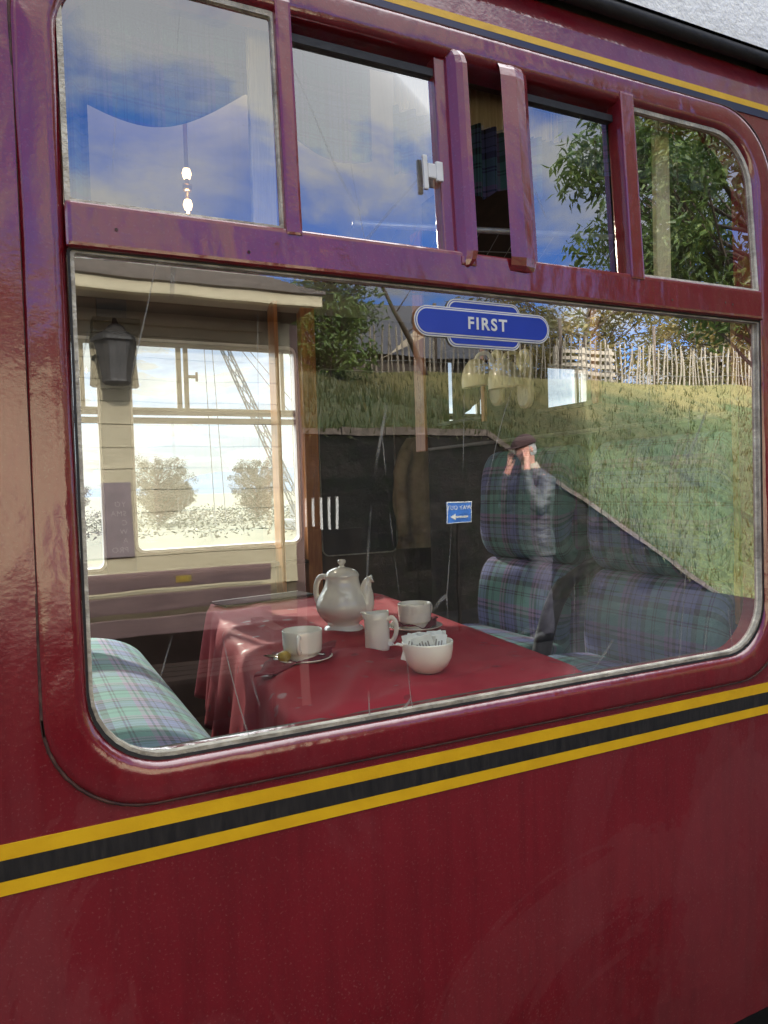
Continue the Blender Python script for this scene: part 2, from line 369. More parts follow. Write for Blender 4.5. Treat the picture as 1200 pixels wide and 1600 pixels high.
def ring_loft(bm, loops, close=False):
    """loops = list of lists of (x,y,z), same count, closed each"""
    V = [[bm.verts.new(p) for p in L] for L in loops]
    n = len(V[0])
    for a, b in zip(V, V[1:]):
        for k in range(n): bm.faces.new((a[k], a[(k + 1) % n], b[(k + 1) % n], b[k]))
    if close: bm.faces.new(V[0]); bm.faces.new(V[-1][::-1])
    return V
def sheet(bm, outer, holes, y, thick=0):
    """flat sheet in the xz plane at y, with holes, optional thickness towards +y"""
    es = []
    for L in [outer] + holes:
        vs = [bm.verts.new((p[0], y, p[1])) for p in L]
        for i in range(len(vs)): es.append(bm.edges.new((vs[i], vs[(i + 1) % len(vs)])))
    r = bmesh.ops.triangle_fill(bm, use_beauty=True, use_dissolve=False, edges=es, normal=(0, -1, 0))
    fs = [f for f in r['geom'] if isinstance(f, bmesh.types.BMFace)]
    if thick:
        e = bmesh.ops.extrude_face_region(bm, geom=fs)
        for v in [x for x in e['geom'] if isinstance(x, bmesh.types.BMVert)]: v.co.y += thick
def cut_z(bm, zs):
    for z in zs:
        bmesh.ops.bisect_plane(bm, geom=bm.verts[:] + bm.edges[:] + bm.faces[:], plane_co=(0, 0, z), plane_no=(0, 0, 1))
def bar_frame(bm, x0, x1, z0, z1, w, y0, y1, r=.004):
    """rectangular frame of four bars, outer size given"""
    o = rrect(x0, x1, z0, z1, r, 3); i = rrect(x0 + w, x1 - w, z0 + w, z1 - w, r, 3)
    loops = [[(x, y1, z) for x, z in o], [(x, y0 + .003, z) for x, z in o], [(x * 1 + (0.003 if x < (x0 + x1) / 2 else -.003), y0, z + (.003 if z < (z0 + z1) / 2 else -.003)) for x, z in o], [(x, y0, z) for x, z in i], [(x, y1, z) for x, z in i]]
    V = ring_loft(bm, loops)
    n = len(V[0])
    for k in range(n): bm.faces.new((V[-1][k], V[-1][(k + 1) % n], V[0][(k + 1) % n], V[0][k]))
def text_mesh(name, s, size, mat, parent, loc, rot, extrude=.0006, bold=0, space=1.0, align='CENTER'):
    cu = bpy.data.curves.new(name, 'FONT'); cu.body = s; cu.size = size; cu.extrude = extrude; cu.offset = bold
    cu.align_x = align; cu.align_y = 'CENTER'; cu.space_character = space
    t = bpy.data.objects.new('tmp', cu); COL.objects.link(t)
    dg = bpy.context.evaluated_depsgraph_get()
    me = bpy.data.meshes.new_from_object(t.evaluated_get(dg)); me.name = name
    bpy.data.objects.remove(t); bpy.data.curves.remove(cu)
    me.materials.clear(); me.materials.append(mat)
    o = bpy.data.objects.new(name, me); link(o, parent); o.location = loc; o.rotation_euler = rot; return o

# ------------------------------------------------------------------ camera
f_px = 1171.0
cam = bpy.data.cameras.new('camera'); co = bpy.data.objects.new('camera', cam); COL.objects.link(co)
cam.sensor_fit = 'VERTICAL'; cam.sensor_height = 32; cam.lens = f_px / 1600 * 32; cam.clip_start = .02; cam.clip_end = 6000
Rm = Matrix(((0.8957603812894522, 0.04157537634676782, -0.4425887791096829), (-0.4435143174123488, 0.01608072842852468, -0.8961230163451145), (-0.0301395016951738, 0.9990059550647497, 0.032843754090145644)))
mw = Rm.to_4x4(); mw.translation = (0, -1, 1.38); co.matrix_world = mw
S.camera = co
S.render.resolution_x = 768; S.render.resolution_y = 1024

# ------------------------------------------------------------------ light
SUN_EL, SUN_AZ = 27.5, -6.0          # azimuth from +y towards +x
w = bpy.data.worlds.new('World'); S.world = w; w.use_nodes = True
g = N(w.node_tree); w.node_tree.nodes.clear()
sky = g.n('ShaderNodeTexSky', sky_type='NISHITA'); sky.sun_disc = False
sky.sun_elevation = R(SUN_EL); sky.sun_rotation = R(SUN_AZ); sky.air_density = 1.0; sky.dust_density = .6; sky.ozone_density = 2.0
bg = g.n('ShaderNodeBackground'); bg.inputs[1].default_value = .15
bc = g.n('ShaderNodeBackground')
tc = g.n('ShaderNodeTexCoord'); sx = g.n('ShaderNodeSeparateXYZ'); g.l(tc.outputs['Generated'], sx.inputs[0])
zc = math_(g, 'MAXIMUM', math_(g, 'ADD', sx.outputs[2], .12), .05)
cb = g.n('ShaderNodeCombineXYZ'); g.l(math_(g, 'DIVIDE', sx.outputs[0], zc), cb.inputs[0]); g.l(math_(g, 'DIVIDE', sx.outputs[1], zc), cb.inputs[1])
cn = noise(g, cb.outputs[0], 1.15, 7, .58, .25)
cn2 = noise(g, cb.outputs[0], .45, 3, .5)
cl = math_(g, 'ADD', math_(g, 'MULTIPLY', cn, .6), math_(g, 'MULTIPLY', cn2, .4))
south = mapr(g, sx.outputs[1], -.25, .55, 0, 1)       # cloud bank on the sun side
cmask = math_(g, 'MINIMUM', math_(g, 'ADD', mapr(g, cl, .492, .575), math_(g, 'MULTIPLY', south, .85)), 1)
over = mapr(g, sx.outputs[2], .66, .86)               # bright overhead cloud added out of view to light the coach side
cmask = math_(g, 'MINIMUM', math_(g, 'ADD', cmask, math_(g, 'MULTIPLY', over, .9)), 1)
low = mapr(g, sx.outputs[2], .20, .32)  # added glow in the unseen higher sun-side sky, lights the interior
dp = g.n('ShaderNodeVectorMath', operation='DOT_PRODUCT'); g.l(tc.outputs['Generated'], dp.inputs[0]); dp.inputs[1].default_value = (.41, -.75, .52)
bank = mapr(g, math_(g, 'ADD', dp.outputs['Value'], math_(g, 'MULTIPLY', math_(g, 'SUBTRACT', cn, .5), .10)), .982, .998, 0, .85)
cmask = math_(g, 'MINIMUM', math_(g, 'ADD', cmask, bank), 1)
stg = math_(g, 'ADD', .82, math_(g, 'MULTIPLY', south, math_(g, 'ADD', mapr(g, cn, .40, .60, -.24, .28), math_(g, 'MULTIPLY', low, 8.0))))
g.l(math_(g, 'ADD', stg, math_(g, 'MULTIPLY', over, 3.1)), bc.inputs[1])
bc.inputs[0].default_value = (.93, .96, 1.0, 1)
hz = mapr(g, sx.outputs[2], -.02, .02)
tint = g.n('ShaderNodeMix', data_type='RGBA', blend_type='MULTIPLY'); tint.inputs[0].default_value = 1; g.l(sky.outputs[0], tint.inputs[6]); tint.inputs[7].default_value = (.62, .98, 1.75, 1)
g.l(tint.outputs[2], bg.inputs[0])
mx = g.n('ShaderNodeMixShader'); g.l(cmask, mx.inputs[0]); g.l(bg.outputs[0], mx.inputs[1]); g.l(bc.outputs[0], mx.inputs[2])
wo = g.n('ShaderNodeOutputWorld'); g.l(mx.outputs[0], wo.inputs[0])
sl = bpy.data.lights.new('sun', 'SUN'); sl.energy = 5.0; sl.angle = R(.53); sl.color = (1, .93, .82)
so = bpy.data.objects.new('sun', sl); COL.objects.link(so)
sd = Vector((math.sin(R(SUN_AZ)) * math.cos(R(SUN_EL)), math.cos(R(SUN_AZ)) * math.cos(R(SUN_EL)), math.sin(R(SUN_EL))))
so.rotation_euler = sd.to_track_quat('Z', 'Y').to_euler(); so.location = sd * 30

# ------------------------------------------------------------------ the coach
X0, X1 = -3.6, 8.2
coach = thing('railway_carriage', 'maroon railway carriage with yellow and black lining, seen close at one big window', 'railway carriage')
WX0, WX1, WZ0, WZ1 = .073, 1.337, 1.032, 2.052
PITCH = 1.92
bays = (0, -1, 1, 2)
OUT = .053
def outer_loop(dx=0, off=OUT): return rrect(WX0 - off + dx, WX1 + off + dx, WZ0 - off, WZ1 + off * .9, .13, 10)
bm = bmesh.new()
# side sheet with profile: lower edge 0.31, cantrail 2.2
sheet(bm, [(X0, .283), (X1, .283), (X1, 2.2), (X0, 2.2)], [outer_loop(k * PITCH)[::-1] for k in bays], 0)
cut_z(bm, [.4, .5, .6, .7, 1.70, 2.12, 2.16])
for v in bm.verts:
    z = v.co.z
    if z < .7: v.co.y += .12 * (.7 - z) ** 2
    if z > 2.12: v.co.y += 2.0 * (z - 2.12) ** 2
mk('body_side', bm, M['maroon'], coach, lean=True)
def strip(name, z0, z1, mat, y=-.0012, x0=X0, x1=X1):
    bm = bmesh.new(); box(bm, x0, x1, y, y + .0008, z0, z1); return mk(name, bm, mat, coach, lean=True)
strip('waist_yellow_line', .9045, .9215, M['yellow']); strip('waist_yellow_line', .9475, .9665, M['yellow']); strip('waist_black_band', .9219, .9471, M['black'])
strip('cantrail_yellow_line', 2.1125, 2.1245, M['yellow'], -.0016); strip('cantrail_blue_band', 2.097, 2.1121, M['dark_blue'], -.0016)
bm = bmesh.new(); box(bm, X0, X1, .12, .30, -.15, .325); box(bm, X0, X1, .30, 2.4, .05, .22); mk('underframe', bm, M['rubber'], coach)
# roof & gutter
bm = bmesh.new()
prof = []
for k in range(25):
    a = math.pi * k / 24
    prof.append((1.335 - 1.325 * math.cos(a), 2.225 + .78 * math.sin(a) ** .8))
V = [[bm.verts.new((x, y, z)) for (y, z) in prof] for x in (X0 - .02, X1 + .02)]
for k in range(24): bm.faces.new((V[0][k], V[0][k + 1], V[1][k + 1], V[1][k]))
mk('roof', bm, M['roof'], coach, smooth=True)
bm = bmesh.new(); tube(bm, [(X0, .024, 2.214), (X1, .024, 2.214)], .013, 12)
mk('gutter', bm, M['rubber'], coach, smooth=True)
for x in (X0 - .02, X1 - .02):
    bm = bmesh.new(); vs = [bm.verts.new((x, y, z)) for (y, z) in [(0.0, .1)] + prof[:] + [(2.68, .1)]]; bm.faces.new(vs)
    mk('end_wall', bm, M['inner'], coach)

def window_parts(dx, first):
    b = bmesh.new()
    # raised lipped surround lofted from outer joint to the glass line
    def lp(off, y, r): return [(x + dx, y, z) for x, z in rrect(WX0 - off, WX1 + off, WZ0 - off, WZ1 + off * .9, max(r, .01), 10)]
    ring_loft(b, [lp(OUT, .02, .135), lp(OUT + .0005, -.0005, .135), lp(OUT - .0025, -.0035, .134), lp(OUT - .008, -.0042, .130), lp(.018, -.0042, .111), lp(.010, -.0030, .107), lp(.005, .0003, .103), lp(.002, .005, .101), lp(.000, .012, .10), lp(-.001, .05, .10)])
    fr = mk('window', b, M['maroon_frame'], coach, smooth=True, lean=True)
    # joint line round the surround
    b = bmesh.new(); P = [Vector((x + dx, -.001, z)) for x, z in outer_loop()]; P.append(P[0]); P.append(P[1])
    tube(b, P, .0022, 6, cap=False); mk('joint_line', b, M['seam'], fr, smooth=True, lean=True)
    # transom
    b = bmesh.new(); bbox(b, WX0 - .002 + dx, WX1 + .002 + dx, -.004, .045, 1.686, 1.744, bev=.007, seg=3); mk('transom', b, M['maroon_frame'], fr, lean=True)
    # dark undercut and cream sealant bead of the big pane
    b = bmesh.new()
    o = rrect(WX0 + .0005, WX1 - .0005, WZ0 + .0005, 1.686, (.1, .1, .004, .004), 8); i = rrect(WX0 + .007, WX1 - .007, WZ0 + .0085, 1.6815, (.094, .094, .004, .004), 8)
    ring_loft(b, [[(x + dx, .006, z) for x, z in o], [(x + dx, .005, z) for x, z in i], [(x + dx, .016, z) for x, z in i]])
    mk('glazing_bead', b, M['bead'], fr, smooth=False, lean=True)
    b = bmesh.new(); o2 = rrect(WX0 - .001, WX1 + .001, WZ0 - .001, 1.687, (.1, .1, .004, .004), 8)
    o3 = rrect(WX0 + .0022, WX1 - .0022, WZ0 + .003, 1.684, (.1, .1, .004, .004), 8)
    ring_loft(b, [[(x + dx, .0035, z) for x, z in o2], [(x + dx, .0042, z) for x, z in o3]]); mk('glazing_rubber', b, M['rubber'], fr, lean=True)
    b = bmesh.new(); vs = [b.verts.new((x + dx, .012, z)) for x, z in o]; b.faces.new(vs); mk('big_pane', b, M['glass'], fr)
    # fixed top panes
    for (x0, x1, rr) in ((WX0, .357, (.006, .006, .006, .062)), (1.024, WX1, (.006, .006, .10, .006))):
        b = bmesh.new(); L = rrect(x0 - .001, x1 + .001, 1.742, WZ1 + .001, rr, 8); L2 = rrect(x0 + .006, x1 - .005, 1.749, WZ1 - .006, tuple(max(q - .006, .004) for q in rr), 8)
        ring_loft(b, [[(x + dx, .004, z) for x, z in L], [(x + dx, .005, z) for x, z in L2], [(x + dx, .012, z) for x, z in L2]])
        mk('glazing_bead', b, M['bead'], fr, lean=True)
        b = bmesh.new(); b.faces.new([b.verts.new((x + dx, .010, z)) for x, z in L]); mk('top_pane', b, M['glass_top'], fr, lean=True)
    for (x0, x1) in ((.355, .379), (.993, .999 + .026)):
        b = bmesh.new(); bbox(b, x0 + dx, x1 + dx, -.006, .030, 1.735, 2.07, bev=.004); mk('mullion', b, M['maroon_frame'], fr, lean=True)
    # sliding vents: sit slightly proud, gap above
    for (x0, x1, side) in ((.380, .642, 1), (.786, .990, -1)):
        y0 = .012 if side == 1 else .014
        b = bmesh.new()
        bbox(b, x0 + dx, x1 + dx, y0 - .004, y0 + .018, 1.728 if side == 1 else 1.716, 1.748 if side == 1 else 1.742, bev=.003)
        bbox(b, (x1 - .024 if side == 1 else x0) + dx, (x1 if side == 1 else x0 + .006) + dx, y0 - .005, y0 + .018, 1.728, 2.052, bev=.003)
        vf = mk('sliding_vent', b, M['maroon_frame'], fr, lean=True)
        b = bmesh.new(); box(b, x0 + dx, x1 + dx, y0 - .001, y0 + .02, 2.022, 2.034); mk('top_rubber', b, M['rubber'], fr, lean=True)
        xa, xb = (x0, x1 - .022) if side == 1 else (x0 + .004, x1 - .010)
        b = bmesh.new(); b.faces.new([b.verts.new(p) for p in ((xa + dx, y0 + .006, 1.742), (xb + dx, y0 + .006, 1.742), (xb + dx, y0 + .006, 2.026), (xa + dx, y0 + .006, 2.026))])
        mk('vent_pane', b, M['glass_top'], fr, lean=True)
        # curved air scoop
        b = bmesh.new(); xs = (x1 - .004) if side == 1 else (x0 + .004)
        sec = []
        n = 10
        if side == 1: pr = [(0, 0), (.003, -.009), (.010, -.017), (.019, -.022), (.027, -.023)]
        else: pr = [(0, 0), (.002, -.010), (-.010, -.018), (-.030, -.023), (-.058, -.020)]
        zz = [1.716, 1.718, 1.723, 1.731, 1.744, 1.80, 1.90, 2.0, 2.040, 2.053, 2.061, 2.066, 2.068]; sc = [.15, .45, .72, .9, 1, 1, 1, 1, 1, .9, .72, .45, .15]
        rings = []
        for z, s in zip(zz, sc):
            a = [b.verts.new((xs + dx + p[0] * (s if side == 1 else 1) , y0 - .004 + p[1] * s, z)) for p in pr]
            c = [b.verts.new((xs + dx + p[0] * (s if side == 1 else 1) + (-.003 if side == 1 else .003), y0 - .0005 + p[1] * s, z)) for p in pr]
            rings.append(a + c[::-1])
        for r0, r1 in zip(rings, rings[1:]):
            for k in range(len(r0)): b.faces.new((r0[k], r0[(k + 1) % len(r0)], r1[(k + 1) % len(r0)], r1[k]))
        b.faces.new(rings[0]); b.faces.new(rings[-1][::-1])
        mk('air_scoop', b, M['maroon_frame'], fr, lean=True)
    # runner rail in front of the vents
    b = bmesh.new(); bbox(b, .379 + dx, .66 + dx, -.003, .014, 1.722, 1.7315, bev=.003); bbox(b, .64 + dx, .668 + dx, -.006, .014, 1.722, 1.737, bev=.004)
    bbox(b, .735 + dx, .995 + dx, -.003, .012, 1.700, 1.718, bev=.004); mk('runner_rail', b, M['maroon_frame'], fr, lean=True)
    b = bmesh.new(); bbox(b, .588 + dx, .596 + dx, .006, .012, 1.838, 1.892, bev=.0025); bbox(b, .596 + dx, .612 + dx, .006, .012, 1.857, 1.880, bev=.0025)
    bbox(b, .610 + dx, .622 + dx, .004, .010, 1.853, 1.884, bev=.0025); mk('vent_catch', b, M['white_plastic'], fr, lean=True)
    if first:
        for (x, z) in ((.130, 1.713), (.300, 1.704), (1.09, 1.705), (1.23, 1.712), (1.25, 1.71)):
            b = bmesh.new(); lathe(b, [(0, 0), (.0022, 0)], 12)
            for v in b.verts: v.co = Vector((x + v.co.x, -.0046, z + v.co.y))
            mk('screw_hole', b, M['seam'], fr, lean=True)
    # interior reveal and lining frame
    b = bmesh.new(); L0 = rrect(WX0 - .001, WX1 + .001, WZ0 - .001, WZ1 + .001, .1, 8); L1 = rrect(WX0 - .02, WX1 + .085, WZ0 - .012, WZ1 + .02, .11, 8); L2 = rrect(WX0 - .06, WX1 + .115, WZ0 - .05, WZ1 + .06, .13, 8)
    ring_loft(b, [[(x + dx, .030, z) for x, z in L0], [(x + dx, .088, z) for x, z in L1], [(x + dx, .097, z) for x, z in L1], [(x + dx, .097, z) for x, z in L2]])
    mk('inner_reveal', b, M['inner'], fr, smooth=False, lean=True)
    return fr
for i, k in enumerate(bays): window_parts(k * PITCH, i == 0)

# inner lining of the near side, floor, ceiling, far wall
bm = bmesh.new(); sheet(bm, [(X0 + .02, .3), (X1 - .02, .3), (X1 - .02, 2.3), (X0 + .02, 2.3)], [rrect(WX0 - .03 + k * PITCH, WX1 + .09 + k * PITCH, WZ0 - .03, WZ1 + .03, .11, 6)[::-1] for k in bays], .092, .004)
mk('inner_lining', bm, M['cream_in'], coach, lean=True)
bm = bmesh.new(); box(bm, X0 + .03, X1 - .03, .1, 2.62, .26, .30); mk('carriage_floor', bm, M['carpet'], coach)
bm = bmesh.new(); pr = [(.10, 2.27), (.4, 2.44), (.9, 2.56), (1.35, 2.60), (1.8, 2.56), (2.3, 2.44), (2.6, 2.27)]
V = [[bm.verts.new((x, y, z)) for y, z in pr] for x in (X0 + .03, X1 - .03)]
for k in range(len(pr) - 1): bm.faces.new((V[0][k], V[0][k + 1], V[1][k + 1], V[1][k]))
mk('carriage_ceiling', bm, M['cream_in'], coach)
FW = [(-3.3, -2.6, 1.11, 2.09), (-2.4, -1.55, 1.11, 2.09), (-1.35, -.60, 1.11, 2.09), (-.45, .364, 1.045, 2.09), (.507, 1.305, 1.115, 2.095), (2.10, 3.21, 1.11, 2.085), (4.1, 5.2, 1.11, 2.09), (6.0, 7.1, 1.11, 2.09)]
bm = bmesh.new(); sheet(bm, [(X0, .3), (X1, .3), (X1, 2.32), (X0, 2.32)], [rrect(a, b, c, d, .035, 5)[::-1] for a, b, c, d in FW], 2.62, .06)
mk('far_side_wall', bm, M['inner'], coach)
bm = bmesh.new(); box(bm, X0, X1, 2.675, 2.69, .25, 1.0); mk('far_side_panel', bm, M['maroon'], coach)
for (a, b, c, d) in FW:
    bm = bmesh.new(); o = rrect(a - .008, b + .008, c - .008, d + .008, .04, 5); i = rrect(a + .004, b - .004, c + .006, d - .004, .03, 5)
    ring_loft(bm, [[(x, 2.62, z) for x, z in o], [(x, 2.612, z) for x, z in o], [(x, 2.612, z) for x, z in i], [(x, 2.66, z) for x, z in i]])
    fw = mk('far_window', bm, M['white_plastic'], coach)
    bm = bmesh.new(); box(bm, a, b, 2.615, 2.655, 1.712, 1.738); box(bm, a, b, 2.62, 2.655, 1.752, 1.770); mk('transom', bm, M['dark_fill'], fw)
    bm = bmesh.new(); bm.faces.new([bm.verts.new(p) for p in ((a, 2.65, c), (b, 2.65, c), (b, 2.65, d), (a, 2.65, d))]); mk('pane', bm, M['glass_far'], fw)
    xm = a + (b - a) * .30
    bm = bmesh.new(); bbox(bm, xm - .030, xm - .006, 2.622, 2.640, 1.77, 2.08); bbox(bm, xm + .004, xm + .026, 2.617, 2.635, 1.77, 2.08); bbox(bm, xm + .02, xm + .062, 2.600, 2.612, 1.925, 1.94); bbox(bm, xm + .055, xm + .066, 2.598, 2.612, 1.91, 1.955)
    mk('vent_stile', bm, M['cream_in'], fw)
    bm = bmesh.new(); bbox(bm, b - .075, b - .055, 2.62, 2.64, 1.77, 2.08); bbox(bm, a, b, 2.62, 2.64, 1.770, 1.785); bbox(bm, a, b, 2.62, 2.64, 2.07, 2.09); mk('vent_rail', bm, M['cream_in'], fw)
# window sill ledge, wood posts on the far wall
bxo('wall_post', (1.325, 1.400, 2.56, 2.62, .30, 2.3), M['wood'], coach)
bxo('wall_post', (1.165, 1.185, 2.50, 2.60, .30, 2.3), M['wood'], coach)
bxo('wall_post', (.37, .50, 2.60, 2.615, 1.0, 2.3), M['dark_fill'], coach)
bxo('wall_ledge', (X0 + .1, 1.32, 2.54, 2.61, 1.010, 1.028), M['wood_dark'], coach)
# dark sheet made up to keep the small window beyond the post dark
bm = bmesh.new(); o = rrect(1.42, 1.86, 1.03, 2.0, .04, 5); i = rrect(1.425, 1.855, 1.036, 1.995, .036, 5)
ring_loft(bm, [[(x, 2.615, z) for x, z in o], [(x, 2.605, z) for x, z in o], [(x, 2.605, z) for x, z in i], [(x, 2.615, z) for x, z in i]]); dw = mk('dark_window', bm, M['alu'], coach)
bm = bmesh.new(); bm.faces.new([bm.verts.new((x, 2.614, z)) for x, z in i]); mk('dark_fill', bm, M['dark_fill'], dw)
# transverse partition with two openings
def yz_sheet(bm, outer, holes, x, thick):
    sheet(bm, outer, holes, 0, thick)
    for v in bm.verts: v.co = Vector((x + v.co.y, v.co.x, v.co.z))
bm = bmesh.new(); yz_sheet(bm, [(.10, .3), (1.62, .3), (1.62, 2.5), (.10, 2.5)], [rrect(1.235, 1.50, 1.625, 1.90, .005, 2)[::-1], rrect(.665, .90, 1.612, 1.95, .005, 2)[::-1]], 1.5, .03)
mk('partition', bm, M['wood_dark'], coach)
bm = bmesh.new(); bbox(bm, 1.488, 1.50, 1.62, 1.70, 1.52, 2.4); mk('partition_post', bm, M['wood'], coach)
bm = bmesh.new(); bbox(bm, 1.486, 1.499, 1.195, 1.215, 1.60, 1.95); mk('partition_trim', bm, M['wood_light'], coach)
bm = bmesh.new(); bbox(bm, 1.486, 1.499, .625, .655, 1.60, 1.95); mk('partition_trim', bm, M['wood_light'], coach)
bm = bmesh.new(); bbox(bm, 1.486, 1.499, .11, 1.6, 1.519, 1.531); mk('partition_rail', bm, M['inner'], coach)
bm = bmesh.new(); bbox(bm, 1.486, 1.499, 1.215, 1.52, 1.610, 1.622, bev=.002); mk('opening_edge', bm, M['rubber'], coach)
bm = bmesh.new(); bbox(bm, 1.486, 1.499, .65, .90, 1.598, 1.61, bev=.002); mk('opening_edge', bm, M['rubber'], coach)
bxo('corner_trim', (1.392, 1.425, .102, .118, 1.06, 1.78), M['wood_light'], coach)
bm = bmesh.new()
box(bm, 4.0, 4.03, .1, 2.6, .3, 2.5); mk('partition', bm, M['wood_dark'], coach)
bm = bmesh.new(); box(bm, -2.2, -2.17, .1, 2.6, .3, 2.5); mk('partition', bm, M['inner'], coach)

# blue FIRST sticker
sg = thing('class_sign', 'blue FIRST sign with double white outline on the top of the big window glass', 'sign', (.6875, .010, 1.6345))
def plate(name, w, h, r, y, mat, slope=0):
    b = bmesh.new(); L = rrect(-w, w, -h, h, r, 10); ring_loft(b, [[(x, y, z) for x, z in L], [(x, y + .0003, z) for x, z in L]], close=True); return mk(name, b, mat, sg)
plate('centre_plate', .0700, .0375, .016, -.0010, M['sign_white']); plate('centre_rim', .0680, .0355, .0145, -.0014, M['sign_blue']); plate('centre_outline', .0669, .0344, .0135, -.0018, M['sign_white']); plate('centre_field', .0648, .0323, .012, -.0022, M['sign_blue'])
plate('wing_plate', .129, .0235, .0235, -.0026, M['sign_white']); plate('wing_rim', .1270, .0215, .0215, -.0030, M['sign_blue']); plate('wing_outline', .1259, .0204, .0204, -.0034, M['sign_white']); plate('wing_field', .1238, .0183, .0183, -.0038, M['sign_blue'])
text_mesh('lettering', 'FIRST', .0262, M['sign_white'], sg, (.004, -.0042, 0), (R(90), 0, 0), .0002, .0007, 1.25)

# ------------------------------------------------------------------ seats
def extrude_prof(bm, pts, y0, y1, nb=4, rad=.03, seg=1, crease=0):
    """closed profile (x,z) pushed along y with rounded ends; uv = (y, length)"""
    uvl = bm.loops.layers.uv.verify()
    cx = sum(p[0] for p in pts) / len(pts); cz = sum(p[1] for p in pts) / len(pts)
    ys = [(y0 + rad * (1 - math.cos(math.pi / 2 * k / nb)), math.sin(math.pi / 2 * k / nb)) for k in range(nb + 1)]
    mid = [(y0 + rad + (y1 - y0 - 2 * rad) * k / 10, 1) for k in range(1, 10)]
    ye = [(y1 - rad * (1 - math.cos(math.pi / 2 * k / nb)), math.sin(math.pi / 2 * k / nb)) for k in range(nb, -1, -1)]
    rows = []
    acc = [0]
    for a, b in zip(pts, pts[1:] + pts[:1]): acc.append(acc[-1] + math.hypot(a[0] - b[0], a[1] - b[1]))
    for (y, s) in ys + mid + ye:
        ins = rad * (1 - s)
        row = []
        for (x, z) in pts:
            d = math.hypot(x - cx, z - cz); k = max(0, (d - ins) / d)
            row.append(bm.verts.new((cx + (x - cx) * k, y, cz + (z - cz) * k)))
        rows.append((y, row))
    n = len(pts)
    for (ya, a), (yb, b) in zip(rows, rows[1:]):
        for k in range(n):
            f = bm.faces.new((a[k], b[k], b[(k + 1) % n], a[(k + 1) % n]))
            for l, uv in zip(f.loops, ((ya, acc[k]), (yb, acc[k]), (yb, acc[k + 1]), (ya, acc[k + 1]))): l[uvl].uv = uv
    for (y, a), fl in ((rows[0], 1), (rows[-1], -1)):
        f = bm.faces.new(a[::fl])
        for l in f.loops: l[uvl].uv = (l.vert.co.x, l.vert.co.z)
def smooth_closed(P, n=6):
    P = [Vector((p[0], 0, p[1])) for p in P]; m = len(P); out = []
    for i in range(m):
        a, b, c, d = P[i - 1], P[i], P[(i + 1) % m], P[(i + 2) % m]
        for k in range(n):
            t = k / n
            q = .5 * ((2 * b) + (c - a) * t + (2 * a - 5 * b + 4 * c - d) * t * t + (3 * b - a - 3 * c + d) * t ** 3)
            out.append((q.x, q.z))
    return out
def make_seat(name, label, mat, w, group, facing=-1):
    """seat facing local -x (facing=-1) with its back towards +x; origin at floor, near end of back"""
    s = thing(name, label, 'seat', group=group)
    f = -facing
    cush = smooth_closed([(-.33, .44), (-.365, .51), (-.345, .575), (-.27, .622), (-.15, .638), (.02, .61), (.05, .54), (.04, .46), (-.15, .445)])
    low = smooth_closed([(-.035, .57), (-.060, .66), (-.055, .75), (-.03, .82), (.005, .845), (.06, .84), (.09, .75), (.09, .62), (.06, .56)])
    up = smooth_closed([(-.005, .85), (-.040, .90), (-.045, 1.0), (-.035, 1.10), (-.010, 1.165), (.03, 1.185), (.07, 1.16), (.09, 1.05), (.09, .92), (.07, .85)])
    for nm, pr, rd in (('cushion', cush, .035), ('backrest', low, .03), ('headrest', up, .04)):
        b = bmesh.new(); extrude_prof(b, [(x * f, z) for x, z in pr], 0, w, rad=rd); mk(nm, b, mat, s, smooth=True)
    b = bmesh.new(); bbox(b, *sorted((-.28 * f, .07 * f)), .03, w - .03, 0, .46, bev=.01); mk('seat_base', b, M['leather'], s)
    return s
seatA = make_seat('carriage_seat', 'tartan seat right of the table, right beside the window', M['tartan_shade'], .44, 'tartan carriage seats around the table')
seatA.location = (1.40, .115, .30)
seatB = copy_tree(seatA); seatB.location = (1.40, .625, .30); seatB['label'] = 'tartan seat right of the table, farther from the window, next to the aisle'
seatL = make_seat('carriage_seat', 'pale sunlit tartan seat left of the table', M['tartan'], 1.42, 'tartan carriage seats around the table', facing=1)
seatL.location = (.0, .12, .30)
for o in [x for x in bpy.data.objects if x.parent == seatL and x.name.startswith('cushion')]:
    pass
# armrests
def armrest(x, y, lb):
    t = thing('armrest', lb, 'armrest', (x, y, .3), group='black padded armrests between the seats')
    b = bmesh.new(); tube(b, catmull([(.06, 0, .86), (-.06, 0, .80), (-.12, 0, .70), (-.16, 0, .56), (-.20, 0, .44)], 6), [.016] * 6 + [.022] * 13 + [.026] * 6, 12, sq=1.2); mk('pad', b, M['leather'], t, smooth=True)
    b = bmesh.new(); bbox(b, -.20, .0, -.012, .012, 0, .5); mk('bracket', b, M['leather'], t)
    return t
armrest(1.38, .59, 'black padded armrest between the two right tartan seats')
armrest(.14, 1.60, 'black padded armrest on the aisle end of the left tartan seat')

# ------------------------------------------------------------------ table and cloth
TZ = 1.02
tb = thing('dining_table', 'narrow dining table hidden under a red cloth', 'table', (.68, .7, .30))
A, B_, C_, D_ = Vector((.372, .075)), Vector((.972, .095)), Vector((1.118, 1.34)), Vector((.565, 1.47))
b = bmesh.new(); vs = []
for z in (.685, .712):
    vs.append([b.verts.new((p.x * .97 + .0204 - .68, p.y * .97 + .021 - .7, z)) for p in (A, B_, C_, D_)])
b.faces.new(vs[0][::-1]); b.faces.new(vs[1])
for k in range(4): b.faces.new((vs[0][k], vs[0][(k + 1) % 4], vs[1][(k + 1) % 4], vs[1][k]))
mk('table_top', b, M['wood'], tb)
b = bmesh.new(); bbox(b, .04, .10, .45, .51, 0, .685); mk('leg', b, M['alu'], tb)
b = bmesh.new(); bbox(b, -.22, .18, -.615, -.585, .55, .685); mk('wall_bracket', b, M['alu'], tb)
